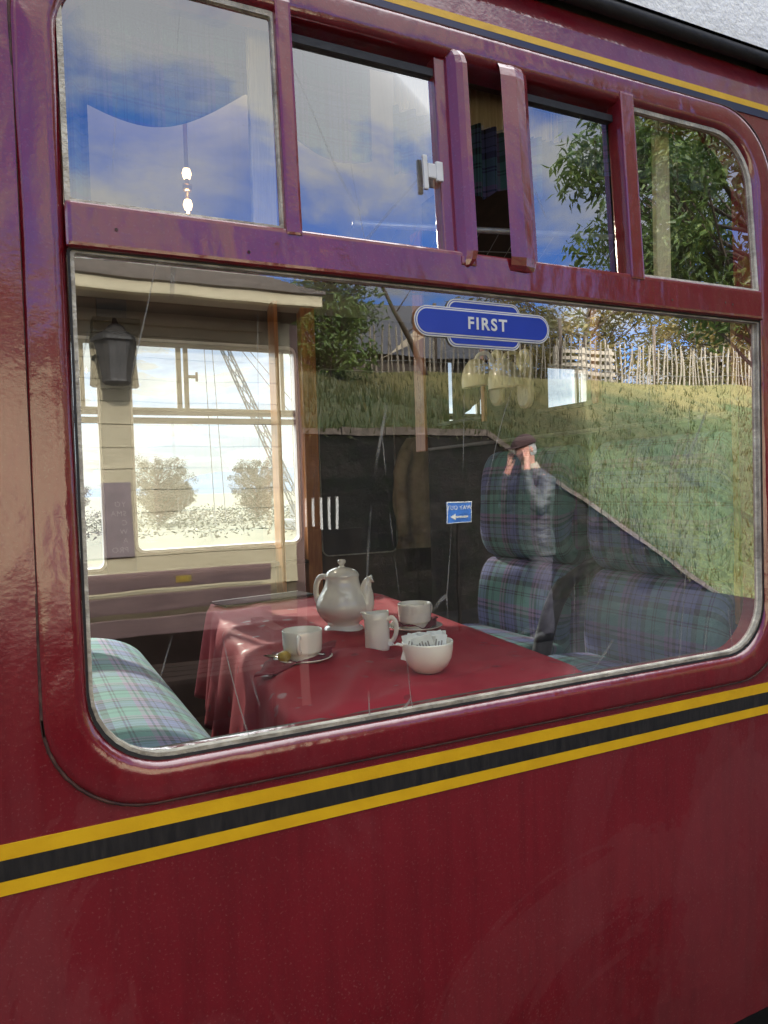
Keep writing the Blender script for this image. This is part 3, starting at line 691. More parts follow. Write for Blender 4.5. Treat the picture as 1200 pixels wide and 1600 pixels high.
# cloth : top grid plus hanging sides with folds
def cloth():
    b = bmesh.new(); NU, NV, ND = 60, 110, 22
    def top(u, v): 
        p = (A * (1 - u) + B_ * u) * (1 - v) + (D_ * (1 - u) + C_ * u) * v
        # softly rounded corners
        for (cu, cv) in ((0, 0), (1, 0), (1, 1), (0, 1)):
            du, dv = abs(u - cu), abs(v - cv)
            q = (du / .09) ** 2 + (dv / .045) ** 2
            if q < 1: p = p + (Vector((.67, .7)) - p).normalized() * .02 * (1 - q)
        return p
    def wr(u, v):
        z = 0
        for (cu, cv, dx, dy, w, a) in ((.30, .26, 1, .28, .035, .006), (.15, .42, 1, .22, .03, .005), (.8, .12, 1, -.1, .03, .003), (.55, .15, 1, .5, .03, .003), (.1, .62, 1, .1, .03, .005), (.25, .12, .6, .5, .03, .005), (.62, .42, 1, -.2, .03, .004), (.75, .3, 1, .35, .025, .005), (.5, .06, 1, .1, .02, .004), (.45, .65, 1, -.15, .03, .004), (.85, .55, .3, 1, .03, .004), (.22, .8, .2, 1, .04, .003), (.05, .2, 1, .4, .02, .006)):
            L = math.hypot(dx, dy); d = ((u - cu) * -dy + (v - cv) * dx) / L; t = ((u - cu) * dx + (v - cv) * dy) / L
            z += 1.7 * a * math.exp(-(d / w) ** 2) * math.exp(-(t / .35) ** 2)
        return z + .0006 * math.sin(37 * u + 11 * v)
    grid = {}
    for i in range(NU + 1):
        for j in range(NV + 1):
            u, v = i / NU, j / NV; p = top(u, v)
            e = min(u, 1 - u, v * 2, (1 - v) * 2); z = TZ + wr(u, v) * min(1, e * 12 + .15) - .004 * max(0, 1 - e * 25)
            grid[i, j] = b.verts.new((p.x, p.y, z))
    for i in range(NU):
        for j in range(NV): b.faces.new((grid[i, j], grid[i + 1, j], grid[i + 1, j + 1], grid[i, j + 1]))
    # perimeter
    per = [(i, 0) for i in range(NU)] + [(NU, j) for j in range(NV)] + [(i, NV) for i in range(NU, 0, -1)] + [(0, j) for j in range(NV, 0, -1)]
    n = len(per); prev = [grid[p] for p in per]
    P = [grid[p].co.copy() for p in per]
    s = 0; arc = []
    for k in range(n): arc.append(s); s += (P[(k + 1) % n] - P[k]).length
    for d in range(1, ND + 1):
        cur = []
        t = d / ND
        for k in range(n):
            a = P[(k + 3) % n] - P[(k - 3) % n]; nrm = Vector((a.y, -a.x, 0)).normalized()
            near = P[k].y < .12
            dr = .26 + .02 * math.sin(arc[k] * 3)
            fold = (math.sin(arc[k] * 34 + 1.5 * math.sin(arc[k] * 5)) * .016 + math.sin(arc[k] * 13 + 2) * .012) * t ** .8
            out = .012 * math.sin(min(1, t * 6) * math.pi / 2) + .03 * t + fold
            if near: out = .008 * t; 
            z = P[k].z - dr * (t if d > 2 else t * .75)
            q = P[k] + nrm * out
            if q.y < .062: q.y = .062
            cur.append(b.verts.new((q.x, q.y, z)))
        for k in range(n): b.faces.new((prev[k], cur[k], cur[(k + 1) % n], prev[(k + 1) % n]))
        prev = cur
    return b
o = mk('tablecloth', cloth(), M['damask'], None, smooth=True); tag(o, 'crimson damask tablecloth with folds hanging at the left', 'tablecloth')
md = o.modifiers.new('thick', 'SOLIDIFY'); md.thickness = .0012; md.offset = -1

TT = TZ + .0022
# teapot
def place(t, x, y, z=TT): t.location = (x, y, z)
tp = thing('teapot', 'tall round-bellied white china teapot with knobbed lid', 'teapot', (.739, .747, TT))
b = bmesh.new()
body = [(0, .002), (.040, 0), (.049, .001), (.051, .004), (.047, .009), (.041, .013), (.042, .018), (.052, .028), (.063, .043), (.0685, .058), (.067, .072), (.060, .088), (.051, .103), (.045, .117), (.0425, .128), (.043, .135), (.0445, .139), (.0425, .139), (.0405, .134), (.040, .12), (.045, .10), (.05, .08), (.0, .06)]
lathe(b, [(p.x, p.z) for p in catmull([(r, 0, z) for r, z in body[:17]], 4)] + body[17:], 56); mk('pot', b, M['china'], tp, smooth=True)
b = bmesh.new(); lathe(b, [(p.x if p.x > 0.0003 else 0, p.z) for p in catmull([(.0425, 0, .1385), (.0415, 0, .143), (.034, 0, .151), (.021, 0, .157), (.009, 0, .160), (.0058, 0, .163), (.0075, 0, .167), (.0105, 0, .172), (.0085, 0, .178), (.0, 0, .180)], 4)], 48); mk('lid', b, M['china'], tp, smooth=True)
# spout leans to camera right; handle to the far left
sd_ = Vector((.80, -.60, 0)); hd = Vector((-.50, .87, 0))
b = bmesh.new(); P = catmull([(sd_ * .040) + Vector((0, 0, .048)), (sd_ * .056) + Vector((0, 0, .062)), (sd_ * .061) + Vector((0, 0, .085)), (sd_ * .061) + Vector((0, 0, .108)), (sd_ * .067) + Vector((0, 0, .124)), (sd_ * .078) + Vector((0, 0, .130))], 6)
rr = [.031 - (.031 - .0085) * min(1, (i / (len(P) - 1)) ** .85 * 1.12) for i in range(len(P))]; rr[-1] = .0105; rr[-2] = .0098
tube(b, P, rr, 20); sp = mk('spout', b, M['china'], tp, smooth=True)
b = bmesh.new(); P = catmull([(hd * .040) + Vector((0, 0, .126)), (hd * .058) + Vector((0, 0, .133)), (hd * .076) + Vector((0, 0, .126)), (hd * .086) + Vector((0, 0, .100)), (hd * .082) + Vector((0, 0, .070)), (hd * .062) + Vector((0, 0, .048))], 7)
tube(b, P, .0075, 14, sq=1.0); mk('handle', b, M['china'], tp, smooth=True)
# cups
def make_cup(label, x, y, z, ang):
    t = thing('teacup', label, 'cup', (x, y, z), R(ang), 'stacking teacups on saucers')
    b = bmesh.new()
    pr = [(0, .003), (.024, .003), (.026, 0), (.030, 0), (.0315, .003), (.033, .012), (.0345, .0165), (.0385, .0185), (.0400, .023), (.0408, .035), (.0413, .050), (.0416, .0615), (.0410, .0635), (.0398, .0625), (.0392, .050), (.0385, .030), (.034, .018), (.022, .012), (0, .011)]
    lathe(b, pr, 56); mk('bowl', b, M['china'], t, smooth=True)
    b = bmesh.new(); tube(b, catmull([(.038, 0, .053), (.052, 0, .055), (.061, 0, .048), (.060, 0, .036), (.050, 0, .027), (.038, 0, .024)], 6), .0042, 12, sq=1.5); mk('handle', b, M['china'], t, smooth=True)
    b = bmesh.new(); lathe(b, [(0, .040), (.0390, .040)], 40); mk('tea', b, M['lamp_hot'] if False else M['china'], t)
    return t
def make_saucer(label, x, y, r=.066):
    b = bmesh.new(); k = r / .075
    pr = [(0, .002), (.022 * k, .002), (.024 * k, 0), (.028 * k, 0), (.034 * k, .003), (.055 * k, .008), (.072 * k, .0145), (.075 * k, .0165), (.0735 * k, .0175), (.055 * k, .0115), (.030 * k, .0065), (0, .006)]
    lathe(b, pr, 64); o = mk('saucer', b, M['china'], None, smooth=True); o.location = (x, y, TT); return tag(o, label, 'saucer', 'saucers under the teacups')
def bent_napkin(label, x, y, pts, seed, z=TT):
    """crumpled paper napkin: a folded sheet under the cup with pointed corners standing out"""
    random.seed(seed); b = bmesh.new(); n = 14
    W = [[None] * (n + 1) for _ in range(n + 1)]
    a, c, d, e = [Vector(p) for p in pts]
    for i in range(n + 1):
        for j in range(n + 1):
            u, v = i / n, j / n; p = (a * (1 - u) + c * u) * (1 - v) + (e * (1 - u) + d * u) * v
            zz = .004 * math.sin(u * 9 + seed) * math.sin(v * 8 + 1) + .003 * math.sin((u + v) * 14)
            p = p + Vector((0, 0, zz)); p.z = max(.0012, p.z)
            W[i][j] = b.verts.new(p)
    for i in range(n):
        for j in range(n): b.faces.new((W[i][j], W[i + 1][j], W[i + 1][j + 1], W[i][j + 1]))
    o = mk('napkin', b, M['napkin'], None, smooth=True); o.location = (x, y, z)
    m_ = o.modifiers.new('t', 'SOLIDIFY'); m_.thickness = .0007
    return tag(o, label, 'napkin', 'burgundy napkins on the saucers')
def make_spoon(label, x, y, z, ang, tilt=4):
    t = thing('teaspoon', label, 'spoon', (x, y, z), R(ang), 'teaspoons on the saucers')
    b = bmesh.new(); n, m_ = 10, 14; top = []
    for i in range(n + 1):
        r = i / n
        top.append([b.verts.new((.020 * r * math.cos(q), .0125 * r * math.sin(q), -.005 * (1 - r * r))) for q in [2 * math.pi * k / m_ for k in range(m_)]] if i else [b.verts.new((0, 0, -.005))])
    for a, c in zip(top, top[1:]):
        for k in range(m_):
            L = [a[k % len(a)], a[(k + 1) % len(a)], c[(k + 1) % m_], c[k]]; u = []
            for v in L:
                if v not in u: u.append(v)
            b.faces.new(u)
    h = mk('spoon_bowl', b, M['steel'], t, smooth=True); h.rotation_euler = (0, R(tilt), 0)
    b = bmesh.new(); tube(b, catmull([(.019, 0, 0), (.035, 0, .004), (.07, 0, .006), (.105, 0, .005)], 5), [.0022] * 10 + [.003] * 4 + [.0042, .0045], 8, sq=.45); h = mk('spoon_handle', b, M['steel'], t, smooth=True); h.rotation_euler = (0, R(tilt), 0)
    return t
c1 = (.521, .452); c2 = (.876, .62)
make_saucer('saucer under the left front teacup', *c1, r=.062); make_saucer('saucer under the right rear teacup', *c2, r=.068)
make_cup('squat white teacup on the left, its handle towards the window', c1[0], c1[1], TT + .0075, -118)
make_cup('squat white teacup on the right, behind the sugar bowl', c2[0], c2[1], TT + .0075, 20)
bent_napkin('crumpled burgundy napkin under the left teacup, one corner hanging forward', c1[0], c1[1], [(-.13, -.085, .008), (.04, -.045, .016), (.095, .045, .030), (-.045, .06, .016)], 3)
bent_napkin('burgundy napkin under the right teacup', c2[0], c2[1], [(-.065, -.02, .022), (.03, -.05, .016), (.08, .03, .022), (-.02, .055, .018)], 5)
make_spoon('steel teaspoon beside the left teacup with its bowl out to the left', c1[0] - .060, c1[1] + .010, TT + .022, -20)
make_spoon('steel teaspoon behind the right teacup', c2[0] + .058, c2[1] + .02, TT + .024, 170)
b = bmesh.new(); bmesh.ops.create_icosphere(b, subdivisions=3, radius=.0135)
for v in b.verts: v.co.z *= .85; v.co *= 1 + .05 * math.sin(v.co.x * 600 + v.co.y * 300)
o = mk('wrapped_sweet', b, M['biscuit'], None, smooth=True); o.location = (c1[0] - .047, c1[1] - .020, TT + .0245); tag(o, 'small gold wrapped sweet beside the left teacup', 'sweet')
# milk jug
t = thing('milk_jug', 'small straight-sided white milk jug between the two cups', 'jug', (.704, .477, TT))
b = bmesh.new(); seg = 48
pr = [(0, .001), (.024, 0), (.0265, .003), (.0275, .010), (.0275, .045), (.0262, .070), (.0265, .084), (.0255, .085), (.0250, .07), (.0258, .045), (.025, .01), (0, .006)]
lathe(b, pr, seg)
for v in b.verts:
    if v.co.z > .066:
        k = (v.co.z - .066) / .019; a = math.atan2(v.co.y, v.co.x)
        da = math.cos(a - R(150)); v.co.x += .010 * k * max(0, da) ** 5 * math.cos(R(150)); v.co.y += .010 * k * max(0, da) ** 5 * math.sin(R(150)); v.co.z += .004 * k * max(0, da) ** 3 + .003 * k * math.cos(a - R(-40))
mk('jug_body', b, M['china'], t, smooth=True)
b = bmesh.new(); hd2 = Vector((math.cos(R(-48)), math.sin(R(-48)), 0))
tube(b, catmull([hd2 * .026 + Vector((0, 0, .070)), hd2 * .036 + Vector((0, 0, .074)), hd2 * .045 + Vector((0, 0, .062)), hd2 * .044 + Vector((0, 0, .040)), hd2 * .036 + Vector((0, 0, .024)), hd2 * .027 + Vector((0, 0, .022))], 6), .0035, 12, sq=1.5); mk('handle', b, M['china'], t, smooth=True)
# sugar bowl with sachets
b = bmesh.new()
lathe(b, [(0, .002), (.018, .001), (.022, 0), (.030, .005), (.040, .016), (.0465, .030), (.0490, .045), (.0497, .058), (.0493, .061), (.0478, .0605), (.0470, .045), (.044, .030), (.036, .016), (.02, .008), (0, .006)], 64)
o = mk('sugar_bowl', b, M['china'], None, smooth=True); o.location = (.702, .250, TT); tag(o, 'round white bowl full of sugar sachets', 'bowl')
random.seed(11)
looks = ['leftmost', 'second from left', 'third from left', 'middle', 'fourth from right', 'third from right', 'second from right', 'rightmost']
for i in range(8):
    t = thing('sugar_sachet', '%s white sugar sachet standing in the white bowl' % looks[i], 'sachet', (.702 - .030 + i * .0082, .250 + .016 * math.sin(i * 2.1) , TT + .049), R(random.uniform(-35, 10)), 'sugar sachets in the white bowl')
    t.rotation_euler = (R(random.uniform(-24, 8)), R(random.uniform(-20, 20)), R(-28 + random.uniform(-22, 22)))
    b = bmesh.new(); bbox(b, -.019, .019, -.0016, .0016, -.026, .026, bev=.0012, seg=2); mk('packet', b, M['paper'], t)
    b = bmesh.new()
    for q in range(5): box(b, -.013 + q * .0055, -.0105 + q * .0055, -.0020, -.0017, -.002 + (q % 2) * .004, .012 + (q % 3) * .002)
    mk('print', b, M['paper_print'], t)
# sweet wrapper sticking out of the bowl on the left
b = bmesh.new(); tube(b, [(0, 0, 0), (-.008, 0, .003), (-.014, .0, .002), (-.024, 0, .006)], [.006, .006, .0015, .009], 9, sq=.5); o = mk('wrapped_sweet', b, M['paper'], None); o.location = (.652, .262, TT + .056); tag(o, 'twisted white sweet wrapper hanging over the left rim of the bowl', 'sweet')
# dark menu folder
b = bmesh.new(); bbox(b, -.165, .165, -.055, .055, 0, .006, bev=.002); o = mk('menu_folder', b, M['menu'], None); o.location = (.725, 1.375, TT + .002); o.rotation_euler = (0, 0, R(12)); tag(o, 'flat black menu folder at the far end of the table', 'menu')
b = bmesh.new(); bbox(b, -.16, .16, -.003, .0, .0062, .0072, bev=.0003); 
o2 = mk('pale_edge', b, M['sign_white'], o); o2.location = (0, .052, 0)
# pendant lamp, lit, above the table (its two warm bulbs show in the top left pane)
m_, t_ = nt('lit_bulb'); g = N(t_); em = g.n('ShaderNodeEmission'); em.inputs[0].default_value = (1, .62, .30, 1); em.inputs[1].default_value = 3.5; ob = g.n('ShaderNodeOutputMaterial'); g.l(em.outputs[0], ob.inputs[0])
pn = thing('pendant_lamp', 'small brass ceiling lamp with two warm lit bulbs above the tea table', 'lamp', (.495, 1.24, 0))
b = bmesh.new(); tube(b, [(0, 0, 2.58), (0, 0, 2.20)], .006, 8); lathe(b, [(0, 2.60), (.03, 2.59), (.03, 2.57), (0, 2.56)], 16); tube(b, [(-.012, 0, 2.275), (.012, 0, 2.275)], .012, 8); mk('stem', b, M['lamp_hot'], pn, smooth=True)
for z in (2.315, 2.225):
    b = bmesh.new(); lathe(b, [(0, z - .018), (.010, z - .014), (.014, z), (.010, z + .014), (0, z + .018)], 14); mk('bulb', b, m_, pn, smooth=True)
pl_ = bpy.data.lights.new('pendant_light', 'POINT'); pl_.energy = 8.5; pl_.color = (1, .84, .66); pl_.shadow_soft_size = .05
po_ = bpy.data.objects.new('pendant_light', pl_); COL.objects.link(po_); po_.parent = pn; po_.location = (0, 0, 2.17)
# wall lamps
def wall_lamp(y, z, lb):
    t = thing('wall_lamp', lb, 'lamp', (1.485, y, z), group='cream bell wall lamps')
    b = bmesh.new(); lathe(b, [(p.x, p.z) for p in catmull([(.012, 0, .055), (.022, 0, .050), (.040, 0, .030), (.052, 0, 0), (.056, 0, -.030), (.054, 0, -.034), (.049, 0, -.020), (.03, 0, .03)], 4)], 36); s_ = mk('lamp_shade', b, M['lampglass'], t, smooth=True); s_.location = (-.075, .0, 0); s_.rotation_euler = (0, R(-8), 0)
    b = bmesh.new(); pl = rrect(-.035, .035, -.10, .09, .034, 8)
    ring_loft(b, [[(0.012, y_, z_) for y_, z_ in pl], [(0, y_, z_) for y_, z_ in pl], [(-.006, y_ * .85, z_ * .92) for y_, z_ in pl]], close=True); mk('backplate', b, M['lampglass'], t, smooth=False)
    b = bmesh.new(); tube(b, catmull([(0, 0, .04), (-.03, 0, .075), (-.065, 0, .07), (-.077, 0, .052)], 5), .007, 10); mk('arm', b, M['lampglass'], t, smooth=True)
wall_lamp(1.12, 1.745, 'cream bell-shaped wall lamp, nearer the table'); 
b = bmesh.new()
t = wall_lamp(.965, 1.72, 'smaller-looking cream wall lamp beside the bright opening')
# hanging coat
t = thing('hanging_coat', 'olive brown coat hanging against the far wall', 'coat', (1.95, 2.52, 0))
b = bmesh.new(); seg = 30; rows = []
for k in range(14):
    z = 1.64 - k * .045; w_ = .05 + .09 * min(1, k / 4) + .01 * math.sin(k)
    rows.append([b.verts.new((w_ * math.cos(a) * (1 + .16 * math.sin(a * 5 + k * .2)), .055 * math.sin(a) * (1 + .25 * math.sin(a * 7)), z)) for a in [2 * math.pi * q / seg for q in range(seg)]])
for a, c in zip(rows, rows[1:]):
    for q in range(seg): b.faces.new((a[q], a[(q + 1) % seg], c[(q + 1) % seg], c[q]))
b.faces.new(rows[0]); b.faces.new(rows[-1][::-1]); mk('coat_body', b, M['coat'], t, smooth=True)
b = bmesh.new(); tube(b, catmull([(-.08, -.03, 1.56), (-.13, -.05, 1.45), (-.13, -.05, 1.25), (-.12, -.05, 1.12)], 5), [.035] * 16, 12); mk('sleeve', b, M['coat'], t, smooth=True)
# curtains
def pleated(name, label, x0, x1, z0f, z1, y, mat, amp=.010, per=.03, parent=None, n=80, m_=14, spread=0):
    b = bmesh.new(); uvl = b.loops.layers.uv.verify(); G = []
    for i in range(n + 1):
        u = i / n; x = x0 + (x1 - x0) * u; zb = z0f(u); col = []
        for j in range(m_ + 1):
            v = j / m_; z = z1 + (zb - z1) * v
            col.append((b.verts.new((x + spread * (u - .5) * v, y + amp * math.sin(x / per * 6.283 + .6 * math.sin(9 * x)) * (1 - .25 * v), z)), (x * 1.6, z)))
        G.append(col)
    for i in range(n):
        for j in range(m_):
            q = (G[i][j], G[i + 1][j], G[i + 1][j + 1], G[i][j + 1]); f = b.faces.new([a[0] for a in q])
            for l, a in zip(f.loops, q): l[uvl].uv = a[1]
    o = mk(name, b, mat, parent, smooth=True)
    return o
cur = thing('window_curtain', 'dark tartan curtain with gathered cream heading inside the near window top', 'curtain', (0, 0, 0))
pleated('heading', '', .60, .95, lambda u: 2.02, 2.15, .135, M['curtain_head'], .006, .014, cur, 500, 5)
pleated('drape', '', .60, .92, lambda u: 1.905 + .012 * math.sin(u * 20), 2.022, .140, M['tartan_curtain'], .011, .034, cur, 160)
pleated('drape', '', .05, .56, lambda u: 1.99 - .075 * abs(math.sin(u * 4.9 + .3)) , 2.12, .140, M['tartan_curtain'], .006, .21, cur, 160)
pleated('drape', '', .93, 1.38, lambda u: 2.01 - .03 * abs(math.sin(u * 4.5)) , 2.12, .140, M['tartan_curtain'], .008, .05, cur, 160)
pleated('side_drape', '', .035, .115, lambda u: 1.76 + .0 * u, 2.03, .128, M['tartan_curtain'], .010, .026, cur, 60)
# rail + far curtains on the pillar
fc = thing('gathered_curtain', 'grey curtain gathered on the far pillar between the bright windows', 'curtain')
b = bmesh.new(); seg = 40; rows = []
for z, w_ in ((2.12, .12), (2.05, .13), (1.98, .125), (1.92, .13), (1.87, .135), (1.862, .12)):
    rows.append([b.verts.new((.43 + .72 * w_ * math.cos(a) * (1 + .10 * math.sin(a * 9)), 2.55 + .045 * math.sin(a) * (1 + .2 * math.sin(a * 11)), z)) for a in [2 * math.pi * q / seg for q in range(seg)]])
for a, c in zip(rows, rows[1:]):
    for q in range(seg): b.faces.new((a[q], a[(q + 1) % seg], c[(q + 1) % seg], c[q]))
b.faces.new(rows[0]); b.faces.new(rows[-1][::-1]); mk('drape', b, M['dark_fill'], fc, smooth=True)
bxo('pelmet', (.34, .54, 2.48, 2.60, 2.10, 2.16), M['wood_dark'], fc)
pleated('side_drape', '', 2.22, 2.62, lambda u: 1.72 + .30 * u, 2.12, 2.59, M['dark_fill'], .012, .05, fc, 60)
ln = thing('wall_lantern', 'dark lantern hanging on the cream hut wall at the upper left of the big window', 'lantern', (.54, -3.36, 0))
b = bmesh.new(); lathe(b, [(0, 2.33), (.03, 2.32), (.06, 2.29), (.13, 2.24), (.135, 2.225), (.115, 2.22), (.09, 2.10), (.075, 2.01), (.08, 2.0), (.06, 1.985), (0, 1.98)], 6); mk('lantern_body', b, M['lantern'], ln)
b = bmesh.new(); tube(b, [(0, -.14, 2.30), (0, -.05, 2.36), (0, 0, 2.33)], .012, 8); mk('bracket', b, M['rubber'], ln)
bxo('inner_pillar', (.340, .378, .100, .112, 1.74, 2.12), M['curtain_head'], coach)
bxo('inner_pillar', (1.165, 1.203, .100, .112, 1.74, 2.12), M['curtain_head'], coach)
# luggage rack net seen in the vent gap
lr = thing('luggage_rack', 'string net luggage rack seen through the open vent gap', 'rack')
b = bmesh.new()
def rp(u, v): return Vector((.55 + .62 * u, .20 + .32 * v, 1.84 - .065 * math.sin(v * 3.14) - .02 * v + .05 * u))
for i in range(15):
    tube(b, [rp(i / 14, k / 8) for k in range(9)], .0009, 4, cap=False)
for i in range(9): tube(b, [rp(k / 14, i / 8) for k in range(15)], .0009, 4, cap=False)
mk('net', b, M['net'], lr)
b = bmesh.new(); tube(b, [rp(0, 0), rp(1, 0)], .006, 8); mk('rack_rail', b, M['alu'], lr, smooth=True)

# ------------------------------------------------------------------ platform, wall, bank (reflected side, y < 0)
def slab(name, x0, x1, y0, y1, z0, z1, mat):
    b = bmesh.new(); box(b, x0, x1, y0, y1, z0, z1); return struct(mk(name, b, mat))
slab('path', 7.5, 60, -6.0, -.07, -.98, -.88, M['asphalt'])
slab('platform', -40, 7.5, -6.0, -.07, -.9, 0, M['asphalt'])
b = bmesh.new(); box(b, -40, 7.5, -.50, -.14, .0, .006); o = struct(mk('platform_edge', b, M['stone']))
# far side ground: ballast then field, one large sheet
b = bmesh.new(); vs = [b.verts.new(p) for p in ((-4000, -4000, -.92), (4000, -4000, -.92), (4000, 4000, -.92), (-4000, 4000, -.92))]; b.faces.new(vs); struct(mk('ground', b, M['field']))
b = bmesh.new(); vs = [b.verts.new(p) for p in ((-60, -.05, -.905), (120, -.05, -.905), (120, 26, -.905), (-60, 26, -.905))]; b.faces.new(vs); struct(mk('track_bed', b, M['ballast']))
for yy in (6.4, 7.9, 11, 12.5):
    o = bxo('rail', (-60, 110, yy, yy + .07, -.905, -.76), M['rail'], None, bev=.008); struct(o)
# retaining wall with sloping coping
WY = -6.0
def wall_top(x):
    return 1.93 if x < 4.75 else max(-.86, 1.93 - (x - 4.75) * .585)
b = bmesh.new(); xs = [-30, -20, -10, 0, 2, 3, 4, 4.75, 5.2, 5.8, 6.4, 7.0, 7.6, 8.2, 8.8, 9.5, 12]
for xa, xb in zip(xs, xs[1:]):
    za, zb = wall_top(xa), wall_top(xb)
    v = [b.verts.new(p) for p in ((xa, WY, -.95), (xb, WY, -.95), (xb, WY, zb), (xa, WY, za), (xa, WY - .3, -.95), (xb, WY - .3, -.95), (xb, WY - .3, zb), (xa, WY - .3, za))]
    for f in ((0, 1, 2, 3), (3, 2, 6, 7), (5, 4, 7, 6)): b.faces.new([v[i] for i in f])
bmesh.ops.remove_doubles(b, verts=b.verts[:], dist=.001)
o = mk('retaining_wall', b, M['stone_wall']); tag(o, 'dark stone retaining wall below the grass bank, its top sloping down', 'wall')
b = bmesh.new()
for xa, xb in zip(xs, xs[1:]):
    n_ = max(1, int((xb - xa) / .45))
    for k in range(n_):
        x_a, x_b = xa + (xb - xa) * k / n_, xa + (xb - xa) * (k + 1) / n_ - .015
        if x_b < 1: continue
        za, zb = wall_top(x_a), wall_top(x_b); q = random.uniform(0, .03)
        v = [b.verts.new(p) for p in ((x_a, WY + .03, za), (x_b, WY + .03, zb), (x_b, WY - .22, zb), (x_a, WY - .22, za), (x_a, WY + .03, za + .05 + q), (x_b, WY + .03, zb + .05 + q), (x_b, WY - .22, zb + .06), (x_a, WY - .22, za + .06))]
        for f in ((0, 3, 2, 1), (4, 5, 6, 7), (0, 1, 5, 4), (1, 2, 6, 5), (2, 3, 7, 6), (3, 0, 4, 7)): b.faces.new([v[i] for i in f])
cp = mk('coping', b, M['coping'], o)
# grass bank
def hsh(x, y): return math.sin(x * .9 + 1.3) * math.cos(y * .7 + x * .23) * .5 + math.sin(x * 2.3 + y * 1.7) * .25
def bank_z(x, y):
    t = min(1, max(0, (-y - 6.1) / 9.4)); t2 = t
    z0 = wall_top(x) - .02
    z = z0 + (4.25 - z0) * (t2 ** .85)
    if y < -15.5: z = 4.25 + (-y - 15.5) * .02
    return z + hsh(x, y) * .10 * min(1, t * 5 + .1)
b = bmesh.new(); G = []
for i in range(0, 181):
    x = -20 + i * .42
    G.append([b.verts.new((x, y, bank_z(x, y))) for y in [-6.1 - .35 * k for k in range(0, 30)] + [-18, -24, -40, -90]])
for a, c in zip(G, G[1:]):
    for k in range(len(a) - 1): b.faces.new((a[k], c[k], c[k + 1], a[k + 1]))
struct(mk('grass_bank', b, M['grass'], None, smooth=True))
# grass tufts
random.seed(5); b = bmesh.new()
for k in range(15000):
    x = random.uniform(1.0, 27); y = -6.15 - abs(random.gauss(0, 1)) * 5.2
    if y < -17: continue
    z = bank_z(x, y); h = random.uniform(.05, .16) * (1 + .02 * -y); a = random.uniform(0, 3.14)
    dx, dy = math.cos(a) * .035, math.sin(a) * .035
    lx, ly = random.uniform(-.06, .06), random.uniform(-.06, .06)
    for q in (0, 1):
        ox, oy = random.uniform(-.05, .05), random.uniform(-.05, .05)
        v = [b.verts.new((x + ox - dx * .3, y + oy - dy * .3, z - .01)), b.verts.new((x + ox + dx * .3, y + oy + dy * .3, z - .01)), b.verts.new((x + ox + lx, y + oy + ly, z + h))]
        b.faces.new(v)
for k in range(2600):
    x = random.uniform(1.0, 8.2); z = wall_top(x) + .03; h = random.uniform(.05, .15); y = -6.0 - random.uniform(-.02, .25)
    b.faces.new([b.verts.new((x - .012, y, z - .03)), b.verts.new((x + .012, y, z - .03)), b.verts.new((x + random.uniform(-.08, .08), y + random.uniform(0, .08), z + h * random.choice((1, .5, -.6))))])
struct(mk('grass', b, M['blade']), 'stuff')
# paling fence
fn = thing('paling_fence', 'chestnut paling fence of thin uneven stakes along the top of the grass bank', 'fence')
random.seed(9); b = bmesh.new(); x = 3.0
while x < 30:
    h = random.uniform(1.02, 1.22); z = bank_z(x, -15.5); t1 = random.gauss(0, .05); t2 = random.gauss(0, .04); w_ = random.uniform(.016, .029)
    tube(b, [(x, -15.5, z - .1), (x + t1 * .5, -15.5 + t2 * .5, z + h * .5), (x + t1 * 1.0 + random.gauss(0, .012), -15.5 + t2, z + h - .08), (x + t1 * 1.1, -15.5 + t2, z + h)], [w_, w_, w_ * .9, w_ * .15], 5)
    x += random.uniform(.13, .20)
mk('pales', b, M['paling'], fn)
b = bmesh.new()
for hz_ in (.25, .85):
    tube(b, [(x, -15.47 + .03 * math.sin(x * 9), bank_z(x, -15.5) + hz_) for x in [3 + .4 * k for k in range(68)]], .006, 4)
mk('wire', b, M['wire'], fn)
for xp in (6.2, 9.8, 13.9, 17.4, 21.6):
    b = bmesh.new(); z = bank_z(xp, -15.5); tube(b, [(xp, -15.56, z - .3), (xp + random.uniform(-.12, .12), -15.56, z + 1.7)], .05, 8); mk('post', b, M['bark'], fn, smooth=True)
# pallet crate behind the fence
pc = thing('pallet_stack', 'pale slatted pallets piled behind the paling fence', 'pallets', (15.6, -16.6, 4.3))
for i_ in range(5):
    b = bmesh.new(); box(b, -1.1, 1.1, -.02, .02, .1 + i_ * .2, .2 + i_ * .2); mk('slat', b, M['paling'], pc)
b = bmesh.new(); 
for q in (-1.0, 0, 1.0): box(b, q - .06, q + .06, -.14, -.02, 0, 1.1)
mk('bearer', b, M['paling'], pc)
